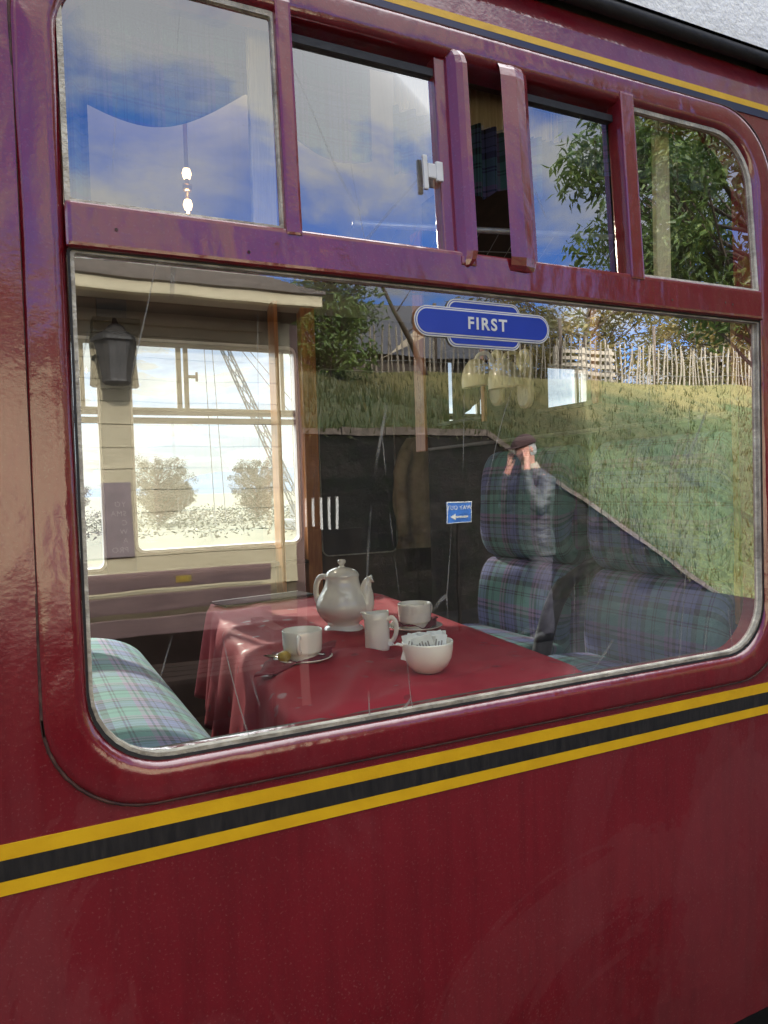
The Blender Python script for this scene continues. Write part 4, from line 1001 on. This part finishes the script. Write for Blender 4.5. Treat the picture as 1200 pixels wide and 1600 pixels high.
# trees
def leaf_cloud(b, c, rad, n, size, drop=0):
    for k in range(n):
        d = Vector((random.gauss(0, 1), random.gauss(0, 1), random.gauss(0, 1))).normalized() * rad * random.random() ** .45
        p = Vector(c) + d
        a = Vector((random.gauss(0, 1), random.gauss(0, 1), random.gauss(0, .5) - drop)).normalized()
        s = a.cross(Vector((random.gauss(0, 1), random.gauss(0, 1), random.gauss(0, 1)))).normalized()
        L = size * random.uniform(.7, 1.3); w_ = L * .17; nn = a.cross(s) * L * .08
        v = [b.verts.new(p), b.verts.new(p + a * L * .35 + s * w_ + nn), b.verts.new(p + a * L), b.verts.new(p + a * L * .35 - s * w_ + nn)]
        b.faces.new(v)
def tree(name, label, loc, h, spread, leaf, mat, n_cl, n_leaf, cl_r, group, seed, trunk_r=.12, low=.25, drop=.6, shape=1.0):
    random.seed(seed); t = thing(name, label, 'tree', loc, group=group)
    b = bmesh.new(); lf = bmesh.new()
    P = [Vector((0, 0, -.4)), Vector((random.uniform(-.1, .1), 0, h * .3)), Vector((random.uniform(-.2, .2), .1, h * .6)), Vector((0, 0, h * .93))]
    PP = catmull(P, 5); tube(b, PP, [trunk_r * (1 - .85 * i / (len(PP) - 1)) for i in range(len(PP))], 9)
    for k in range(n_cl):
        zf = low + (1 - low) * ((k + .5) / n_cl) ** 1.0; a = k * 2.4 + random.uniform(-.4, .4)
        env = math.sin(math.pi * min(1, max(.08, (1.08 - zf) / (1.08 - low) * .9 + .06))) ** .6 * shape
        rr = spread * env * random.uniform(.45, 1.0)
        e = Vector((math.cos(a) * rr, math.sin(a) * rr, h * zf + random.uniform(-.2, .2)))
        s0 = PP[min(len(PP) - 1, int(len(PP) * max(.1, zf - .22)))]
        m_ = s0.lerp(e, .55) + Vector((0, 0, -.10 * rr))
        Q = catmull([s0, m_, e], 4); tube(b, Q, [trunk_r * .30 * (1 - .8 * i / (len(Q) - 1)) for i in range(len(Q))], 5)
        for q in range(3):
            e2 = e + Vector((random.gauss(0, 1), random.gauss(0, 1), random.gauss(0, .7))) * cl_r * .7
            tube(b, [Q[-4], e2], [trunk_r * .1, trunk_r * .03], 4)
            leaf_cloud(lf, e2, cl_r * random.uniform(.5, 1), n_leaf // 3, leaf, drop)
        leaf_cloud(lf, Q[len(Q) // 2], cl_r * .6, n_leaf // 5, leaf, drop)
    mk('trunk', b, M['bark'], t, smooth=True); mk('crown', lf, mat, t, keep=True)
    return t
tree('broadleaf_tree', 'tall leafy tree on the bank whose big drooping leaves show in the right vent panes', (11.9, -7.6, 0.9), 8.6, 3.5, .20, M['leafA'], 78, 290, .60, 'trees beyond the platform', 21, .14, .47, .9)
tree('broadleaf_tree', 'small dark tree by the hut end, left of the house roof in the glass', (6.2, -14.0, 3.5), 3.7, .95, .16, M['leafA'], 34, 170, .42, 'trees beyond the platform', 5, .09, .12, .7)
for i, (x, y, hh, sp_, lb) in enumerate([(19.5, -21, 6.5, 3.6, 'brown-tinged tree behind the fence at the right'), (25.5, -20, 6, 3.4, 'second brown tree behind the fence, farthest right'), (21.5, -28, 5.5, 2.8, 'brown tree farthest back behind the fence'), (31, -24, 7, 4, 'large brown tree at the far end of the fence')]):
    tree('autumn_tree', lb, (x, y, 4.0), hh, sp_, .26, M['leafB'], 44, 150, .8, 'trees beyond the platform', 40 + i, .16, .08, .3)
tree('added_shade_tree', 'unseen tall tree added beyond the carriage roof to shade part of the bank', (6.5, 6.0, -.9), 11.2, 1.8, .16, M['leafA'], 40, 230, .62, 'trees beyond the railway yard', 33, .12, .70, .3)  # out of view, put here only for its shadow on the grass
# dead branch leaning over the fence
b = bmesh.new(); tube(b, catmull([(7.2, -14.2, 6.6), (8.0, -14.5, 5.6), (8.7, -14.9, 4.9), (9.3, -15.2, 4.1)], 5), [.03 + .004 * k for k in range(16)], 7)
for (a, c) in (((8.2, -14.6, 5.45), (8.55, -14.4, 6.0)), ((8.6, -14.8, 5.05), (9.1, -14.7, 5.4)), ((7.7, -14.4, 6.0), (7.5, -14.2, 6.5))): tube(b, [a, c], [.02, .006], 5)
o = mk('fallen_branch', b, M['bark'], None, smooth=True); tag(o, 'bare dead branch leaning across the paling fence', 'branch')
# house beyond the fence
hs = thing('house', 'house with dark slate roof behind the paling fence', 'house', (13.6, -27, 3.6))
b = bmesh.new(); box(b, -3.2, 4.2, -4, 1, 0, 3.2); mk('wall', b, M['inner'], hs)
b = bmesh.new(); v = [b.verts.new(p) for p in ((-4.0, 1.5, 3.0), (5.0, 1.5, 3.0), (5.0, -1.5, 5.9), (-2.2, -1.5, 5.6), (-4, -4.5, 3), (5, -4.5, 3))]
b.faces.new((v[0], v[1], v[2], v[3])); b.faces.new((v[3], v[2], v[5], v[4])); b.faces.new((v[0], v[3], v[4])); b.faces.new((v[1], v[5], v[2])); mk('roof', b, M['dark_slate'], hs)
b = bmesh.new(); v = [b.verts.new(p) for p in ((-1.3, 1.56, 2.4), (-.1, 1.56, 3.0), (1.6, 1.56, 4.4), (1.6, 1.56, 3.8))]; b.faces.new(v); mk('bargeboard', b, M['house_wall'], hs)
bxo('window', (-.8, .3, .98, 1.06, 1.2, 2.2), M['white_wood'], hs)
# station hut opposite the window
HY = -3.5
hut = thing('station_hut', 'cream weatherboarded station hut facing the carriage, mirrored in the glass', 'building')
b = bmesh.new()
nb = 20; z = .0
k = 0
while z < 2.42:
    z2 = min(z + .1275, 2.42)
    box(b, -7, 1.56, HY - .03, HY - (.004 if True else 0), z + .004, z2)
    k += 1; z = z2
mk('wall', b, M['cream_boards'], hut)
b = bmesh.new(); box(b, -7, 1.555, -6.2, HY - .02, -.02, 2.44); mk('wall', b, M['cream_boards'], hut)
bxo('corner_post', (1.52, 1.60, HY - .05, HY + .03, .80, 2.42), M['cream_boards'], hut)
bxo('corner_post', (1.60, 1.66, HY - .09, HY + .01, 0, 2.42), M['brown_boards'], hut)
bxo('plinth', (-7, 1.60, HY - .01, HY + .012, -.02, .60), M['dark_dado'], hut)
bxo('dado', (-7, 1.60, HY - .01, HY + .006, .60, .80), M['tan_dado'], hut)
b = bmesh.new(); bbox(b, -7.2, 1.67, -3.13, -3.07, 2.435, 2.50, bev=.012); mk('gutter', b, M['cream_boards'], hut)
bxo('fascia', (-7.2, 1.42, HY - .02, HY + .03, 2.36, 2.405), M['cream_boards'], hut)
b = bmesh.new(); box(b, -7.2, 1.66, HY - .3, -3.13, 2.452, 2.47); mk('soffit', b, M['brown_boards'], hut)
b = bmesh.new()
for k in range(12):
    y0 = -3.05 - k * .16; z0 = 2.505 + k * .055; box(b, -7.2, 1.68, y0 - .17, y0, z0, z0 + .02)
box(b, -7.2, 1.68, -6.4, -4.97, 2.5, 3.14); mk('roof', b, M['slate'], hut)
nb_ = thing('notice_board', 'mauve notice board with pale lettering on the cream hut wall', 'notice', (.45, HY + .004, 1.24))
bxo('board', (-.24, .158, 0, .012, -.215, .215), M['notice'], nb_, bev=.003)
for i, s_ in enumerate(['YO', 'SMA', 'C', 'W', 'A', 'PRO']):
    text_mesh('lettering', s_, .042, M['notice_text'], nb_, (.125, .0135, .085 - i * .052), (R(90), 0, R(180)), .0004, .0, 1.2, 'LEFT')
# memorial bench
bn = thing('platform_bench', 'mauve brown slatted bench with a small brass plaque in front of the hut', 'bench', (.82, -3.24, 0))
for z0, z1 in ((.86, .955), (.735, .83), (.61, .705)):
    bxo('back_slat', (-1.1, .52, 0, .03, z0, z1), M['bench_wood'], bn, bev=.006)
for k in range(4): bxo('seat_slat', (-1.1, .52, .05 + k * .11, .14 + k * .11, .42, .45), M['dark_dado'], bn, bev=.006)
for x in (-1.0, .42):
    bxo('leg', (x - .03, x + .03, .06, .12, 0, .42), M['dark_dado'], bn); bxo('leg', (x - .03, x + .03, .40, .46, 0, .62), M['dark_dado'], bn)
    bxo('armrest', (x - .035, x + .035, .0, .48, .62, .65), M['dark_dado'], bn)
bxo('plaque', (-.028, .055, .031, .034, .885, .922), M['biscuit'], bn, bev=.001)
# WAY OUT sign on a post
ws = thing('way_out_sign', 'small blue WAY OUT sign with white arrow on a thin post', 'sign', (3.76, -5.0, 0))
bxo('panel', (-.142, .142, 0, .012, 1.02, 1.232), M['wo_blue'], ws, bev=.003)
b = bmesh.new(); bar_frame(b, -.142, .142, 1.02, 1.232, .008, .012, .016, .003)
for v in b.verts: v.co.y = .028 - v.co.y
mk('border', b, M['sign_white'], ws)
text_mesh('lettering', 'WAY OUT', .056, M['sign_white'], ws, (0, .0135, 1.175), (R(90), 0, R(180)), .0006, .0003, 1.08)
b = bmesh.new(); L = [(.10, .010), (-.045, .010), (-.045, .034), (-.105, 0), (-.045, -.034), (-.045, -.010), (.10, -.010)]
ring_loft(b, [[(x, .0132, 1.085 + z) for x, z in L], [(x, .0142, 1.085 + z) for x, z in L]], close=True); mk('arrow', b, M['sign_white'], ws)
bxo('post', (-.012, .012, -.03, -.002, 0, 1.2), M['stone'], ws)
# white slatted gate
gt = thing('picket_barrier', 'low dark barrier with five short white bars under its top rail, by the hut end', 'barrier', (2.42, -5.0, 0))
bxo('top_rail', (-.72, .30, 0, .05, 1.325, 1.352), M['stone'], gt)
for k in range(5): bxo('bar', (-.215 + k * .075 - .011, -.215 + k * .075 + .011, .01, .03, 1.06 if k < 2 else 1.02, 1.322), M['white_wood'], gt, bev=.002)
bxo('plinth', (-.72, .30, -.02, .07, 0, 1.03), M['stone'], gt)

# ------------------------------------------------------------------ beyond the far windows
hl = bmesh.new(); G = []
for i in range(121):
    a = R(-70 + i * 1.4); d = 1500
    h = 22 + 22 * math.sin(i * .21 + 1) + 10 * math.sin(i * .53) + 4 * math.sin(i * 1.3)
    G.append((hl.verts.new((math.sin(a) * d, math.cos(a) * d, -1)), hl.verts.new((math.sin(a) * (d + 200), math.cos(a) * (d + 200), max(8, h)))))
for p, q in zip(G, G[1:]): hl.faces.new((p[0], q[0], q[1], p[1]))
struct(mk('hills', hl, M['hill'], None, smooth=True))
far_spots = [(10.4, 60, 5.0, 3.3, 'pale round tree seen left through the far window'), (19.0, 62, 4.9, 3.0, 'pale tree behind the crane jib'), (28, 66, 5, 3.4, 'pale tree right of the crane'), (16.5, 90, 3.6, 3.4, 'low far tree between the two larger ones'), (5.5, 95, 3.8, 3.6, 'low far tree in the left far window'), (0.6, 85, 3.5, 3.2, 'farthest left low tree beyond the far windows'), (19.5, 100, 3.2, 3.0, 'small low tree just left of the crane foot')]
for i, (x, y, hh, sp_, lb) in enumerate(far_spots):
    tree('distant_tree', lb, (x, y, -.92), hh, sp_ * .85, .15, M['leafC'], 80, 190, .42, 'trees beyond the railway yard', 70 + i, .16, .18, .3)
random.seed(3); b = bmesh.new()
for k in range(6000):
    x = random.uniform(-12, 60); y = random.uniform(34, 72); leaf_cloud(b, (x, y, -.75 + .35 * math.sin(x * .7) ** 2 + random.random() * .3), .6, 3, .26, 0)
struct(mk('scrub', b, M['leafC'], keep=True), 'stuff')
cr = thing('lattice_crane', 'grey lattice crane jib leaning left beyond the far window', 'crane', (0, 0, 0))
b = bmesh.new(); p0, p1 = Vector((15.6, 40, -1.6)), Vector((10.0, 40, 11.0)); n_ = 15
cs = [Vector((-.30, -.3, 0)), Vector((.30, -.3, 0)), Vector((.30, .3, 0)), Vector((-.30, .3, 0))]
for c in cs: tube(b, [p0 + c, p1 + c * .6], .045, 5)
for k in range(n_):
    a = p0.lerp(p1, k / n_); c = p0.lerp(p1, (k + 1) / n_)
    for q in range(4):
        tube(b, [a + cs[q] * (1 - .4 * k / n_), c + cs[(q + 1) % 4] * (1 - .4 * (k + 1) / n_)], .028, 4)
mk('jib', b, M['crane'], cr)
b = bmesh.new(); bbox(b, 14.6, 19.0, 38.8, 41.2, -.3, .5, bev=.1); bbox(b, 15.6, 18.9, 39, 41, .5, 1.6, bev=.1); bbox(b, 14.2, 19.4, 38.5, 41.5, -.9, -.3, bev=.1); mk('cab', b, M['crane'], cr)
for (xa, za, xb, zb) in ((10.0, 11, 10.5, -.2), (9.6, 10.8, 9.9, -.2), (10.3, 11, 18, 1.4), (10.6, 11, 19, 1.5)):
    b = bmesh.new(); tube(b, [(xa, 40, za), (xb, 40, zb)], .022, 4); mk('hoist_cable', b, M['crane'], cr)
# low red stacks in the yard
random.seed(8)
for i in range(6):
    x = 3.6 + i * 1.35; b = bmesh.new(); bbox(b, -.55, .55, -.2, .2, 0, .16 + .1 * (i % 3), bev=.02); o = mk('sleeper_pile', b, M['rail']); o.location = (x, 15.5 + (i % 2) * 1.6, -.905); o.rotation_euler = (0, 0, R(random.uniform(-15, 15)))
    tag(o, ['leftmost reddish sleeper pile', 'second reddish sleeper pile from left', 'third reddish sleeper pile from left', 'third reddish sleeper pile from right', 'second reddish sleeper pile from right', 'rightmost reddish sleeper pile'][i] + ' in the yard beyond the far window', 'sleepers', 'reddish sleeper piles in the yard')

# ------------------------------------------------------------------ the man on the platform
man = thing('person', 'man in brown flat cap, dark jacket and grey trousers raising a hand to his face', 'person', (4.08, -4.3, 0))
def skin_mesh(name, pts, edges, rads, mat, parent, sub=2, roots=(0,)):
    me = bpy.data.meshes.new(name); me.from_pydata([tuple(p) for p in pts], edges, []); me.materials.append(mat)
    o = bpy.data.objects.new(name, me); COL.objects.link(o)
    s = o.modifiers.new('s', 'SKIN'); s.use_smooth_shade = True
    for i, r in enumerate(rads):
        sv = me.skin_vertices[0].data[i]; sv.radius = r if isinstance(r, tuple) else (r, r); sv.use_root = i in roots
    u = o.modifiers.new('u', 'SUBSURF'); u.levels = sub; u.render_levels = sub
    dg = bpy.context.evaluated_depsgraph_get(); m2 = bpy.data.meshes.new_from_object(o.evaluated_get(dg)); m2.name = name
    bpy.data.objects.remove(o); m2.materials.clear(); m2.materials.append(mat)
    for p in m2.polygons: p.use_smooth = True
    n = bpy.data.objects.new(name, m2); link(n, parent); return n
# faces -x; right hand (towards the coach, +y) up at the face
V_ = [(0, 0, .92), (.01, 0, 1.10), (.02, 0, 1.30), (.01, 0, 1.44), (-.015, 0, 1.52), (-.035, 0, 1.60), (-.05, 0, 1.70),
      (.02, .17, 1.41), (-.10, .23, 1.17), (-.15, .16, 1.42), (-.135, .125, 1.515),
      (.02, -.17, 1.41), (-.10, -.24, 1.18), (-.19, -.15, 1.36), (-.17, -.10, 1.50),
      (0, .09, .88), (-.02, .10, .50), (.03, .10, .09), (-.10, .11, .035),
      (0, -.09, .88), (.04, -.10, .50), (.10, -.10, .09), (-.03, -.11, .035)]
E_ = [(0, 1), (1, 2), (2, 3), (3, 4), (4, 5), (5, 6), (3, 7), (7, 8), (8, 9), (9, 10), (3, 11), (11, 12), (12, 13), (13, 14), (0, 15), (15, 16), (16, 17), (17, 18), (0, 19), (19, 20), (20, 21), (21, 22)]
Rr = [(.11, .08), (.10, .08), (.11, .08), (.08, .07), .055, .075, .085, .045, .046, .034, .030, .045, .046, .034, .030, .06, .050, .036, .030, .06, .050, .036, .030]
nb0 = len(V_)
# fingers of both hands rooted in the palms
for (palm, side) in ((10, 1), (14, -1)):
    px, py, pz = V_[palm]
    V_.append((px + .012, py - .012 * side, pz + .055)); E_.append((palm, len(V_) - 1)); Rr.append((.032, .016)); kp = len(V_) - 1
    for q in range(4):
        off = (-.024 + q * .016); L_ = (.060, .072, .068, .052)[q]
        V_.append((px + .012 + off, py - .018 * side, pz + .085)); E_.append((kp, len(V_) - 1)); Rr.append(.0095)
        V_.append((px + .016 + off * 1.2, py - .030 * side, pz + .085 + L_)); E_.append((len(V_) - 2, len(V_) - 1)); Rr.append(.008)
    V_.append((px + .045, py - .02 * side, pz + .045)); E_.append((palm, len(V_) - 1)); Rr.append(.011)
    V_.append((px + .062, py - .02 * side, pz + .085)); E_.append((len(V_) - 2, len(V_) - 1)); Rr.append(.009)
skin_mesh('body', V_, E_, Rr, M['skin'], man)
# head: shaped mesh joined visually to the neck (part of the same figure)
b = bmesh.new(); bmesh.ops.create_uvsphere(b, u_segments=32, v_segments=24, radius=1)
for v in b.verts:
    x, y, z = v.co; X = x * .100; Y = y * .078; Z = z * .118
    if z < 0: Y *= 1 - .25 * -z; X = X * (1 - .12 * -z) - .010 * -z
    if x < -.75 and abs(y) < .25: X -= .020 * max(0, 1 - abs(z + .12) / .22) * (1 - abs(y) / .25)      # nose
    if x < -.6 and abs(abs(y) - .35) < .15: X += .010 * max(0, 1 - abs(z - .08) / .12)                 # eye sockets
    if x < -.6 and abs(y) < .3: X += .006 * max(0, 1 - abs(z + .45) / .06)                              # mouth line
    v.co = (X, Y, Z)
hd_ = mk('head', b, M['skin'], man, smooth=True); hd_.location = (-.05, 0, 1.665); hd_.rotation_euler = (0, R(-14), 0)
for s_ in (1, -1):
    b = bmesh.new(); bmesh.ops.create_uvsphere(b, u_segments=12, v_segments=8, radius=1)
    for v in b.verts: v.co = (v.co.x * .018, v.co.y * .008, v.co.z * .030)
    e = mk('ear', b, M['skin'], hd_, smooth=True); e.location = (.012, .077 * s_, .0)
b = bmesh.new(); bmesh.ops.create_uvsphere(b, u_segments=28, v_segments=16, radius=1)
for v in b.verts: v.co = (v.co.x * .100 + .012, v.co.y * .081, v.co.z * .105)
bmesh.ops.delete(b, geom=[v for v in b.verts if v.co.z < -.06 or (v.co.x < -.02 and v.co.z < .055)], context='VERTS')
mk('hair', b, M['hair'], hd_, smooth=True)
b = bmesh.new(); bmesh.ops.create_uvsphere(b, u_segments=32, v_segments=16, radius=1)
for v in b.verts:
    x, y, z = v.co; v.co = (x * .126 - .010, y * .100, .048 + (z * .088 if z > 0 else z * .022) - .020 * max(0, -x))
cp_ = mk('cap', b, M['cap'], man, smooth=True); cp_.location = (-.05, 0, 1.675); cp_.rotation_euler = (0, R(-10), 0)
b = bmesh.new(); bbox(b, -.185, -.085, -.075, .075, .028, .038, bev=.004)
mk('peak', b, M['cap'], cp_)
# jacket and trousers: one remeshed surface each, following the body
def remesh(name, bm_, vox, mat, parent, it=6, crumple=0):
    me = bpy.data.meshes.new('t'); bm_.to_mesh(me); bm_.free(); o = bpy.data.objects.new('t', me); COL.objects.link(o)
    r = o.modifiers.new('r', 'REMESH'); r.mode = 'VOXEL'; r.voxel_size = vox
    q = o.modifiers.new('s', 'SMOOTH'); q.iterations = it; q.factor = .5
    dg = bpy.context.evaluated_depsgraph_get(); m2 = bpy.data.meshes.new_from_object(o.evaluated_get(dg)); m2.name = name
    bpy.data.objects.remove(o); m2.materials.clear(); m2.materials.append(mat)
    for v in m2.vertices:
        if crumple: v.co += v.normal * crumple * 3.2 * (mnoise.noise(Vector((v.co.x * 9, v.co.y * 9, v.co.z * 24))) + .7 * mnoise.noise(Vector((v.co.x * 24 + 5, v.co.y * 24, v.co.z * 46))))
    for p in m2.polygons: p.use_smooth = True
    return link(bpy.data.objects.new(name, m2), parent)
def loft(b, rings, seg=24):
    Rg = [[b.verts.new((cx + rx * math.cos(t), cy + ry * math.sin(t), z)) for t in [2 * math.pi * k / seg for k in range(seg)]] for (cx, cy, rx, ry, z) in rings]
    for a, c in zip(Rg, Rg[1:]):
        for k in range(seg): b.faces.new((a[k], a[(k + 1) % seg], c[(k + 1) % seg], c[k]))
    b.faces.new(Rg[0][::-1]); b.faces.new(Rg[-1])
b = bmesh.new()
loft(b, [(.01, 0, .155, .215, .76), (.01, 0, .155, .210, .86), (.005, 0, .145, .195, 1.0), (.01, 0, .145, .195, 1.12), (.025, 0, .150, .215, 1.28), (.03, 0, .135, .225, 1.38), (.02, 0, .105, .17, 1.45), (0, 0, .08, .09, 1.50)])
for pts in ([(.03, .17, 1.40), (-.03, .225, 1.28), (-.10, .235, 1.16), (-.135, .20, 1.27), (-.150, .165, 1.38), (-.14, .135, 1.48)], [(.03, -.17, 1.40), (-.03, -.225, 1.29), (-.10, -.24, 1.17), (-.15, -.20, 1.25), (-.185, -.16, 1.34), (-.175, -.11, 1.46)]):
    tube(b, catmull(pts, 4), [.082, .080, .078, .076, .074, .072, .070, .070, .070, .068, .064, .060, .058, .055, .052, .050, .050, .048, .046, .045, .045], 16)
remesh('jacket', b, .010, M['jacket'], man, 3, .0022)
b = bmesh.new(); lathe(b, [(.085, 0), (.078, .035), (.070, .070), (.064, .070), (.070, .03), (.07, 0)], 28); cl_ = mk('collar', b, M['house_wall'], man, smooth=True); cl_.location = (.005, 0, 1.475); cl_.rotation_euler = (0, R(-14), 0)
b = bmesh.new(); loft(b, [(.0, 0, .125, .17, .74), (.0, 0, .13, .175, .85), (0, 0, .12, .165, .98)])
tube(b, catmull([(.0, .09, .86), (-.01, .10, .68), (-.02, .105, .50), (.01, .105, .28), (.03, .105, .07)], 4), [.105] * 4 + [.095] * 4 + [.082] * 4 + [.076] * 5, 16)
tube(b, catmull([(.0, -.09, .86), (.03, -.10, .68), (.04, -.105, .50), (.07, -.105, .28), (.10, -.105, .07)], 4), [.105] * 4 + [.095] * 4 + [.082] * 4 + [.076] * 5, 16)
remesh('trousers', b, .012, M['trouser'], man, 4, .001)
for (x, y) in ((-.03, .105), (.04, -.105)):
    b = bmesh.new(); bmesh.ops.create_uvsphere(b, u_segments=20, v_segments=12, radius=1)
    for v in b.verts: v.co = (v.co.x * .15, v.co.y * .052 * (1 - .15 * v.co.x), max(-.045, v.co.z * .065 * (1.1 + .5 * v.co.x)) + .045)
    o = mk('shoe', b, M['shoe'], man, smooth=True); o.location = (x, y, 0)

# ------------------------------------------------------------------ render settings
S.view_settings.view_transform = 'Standard'; S.view_settings.look = 'None'; S.view_settings.exposure = 0; S.view_settings.gamma = 1
S.render.engine = 'CYCLES'; S.cycles.use_denoising = True; S.cycles.max_bounces = 8; S.cycles.use_adaptive_sampling = True; S.cycles.adaptive_threshold = .015; S.cycles.transparent_max_bounces = 16; S.cycles.caustics_reflective = False
S.cycles.sample_clamp_indirect = 6
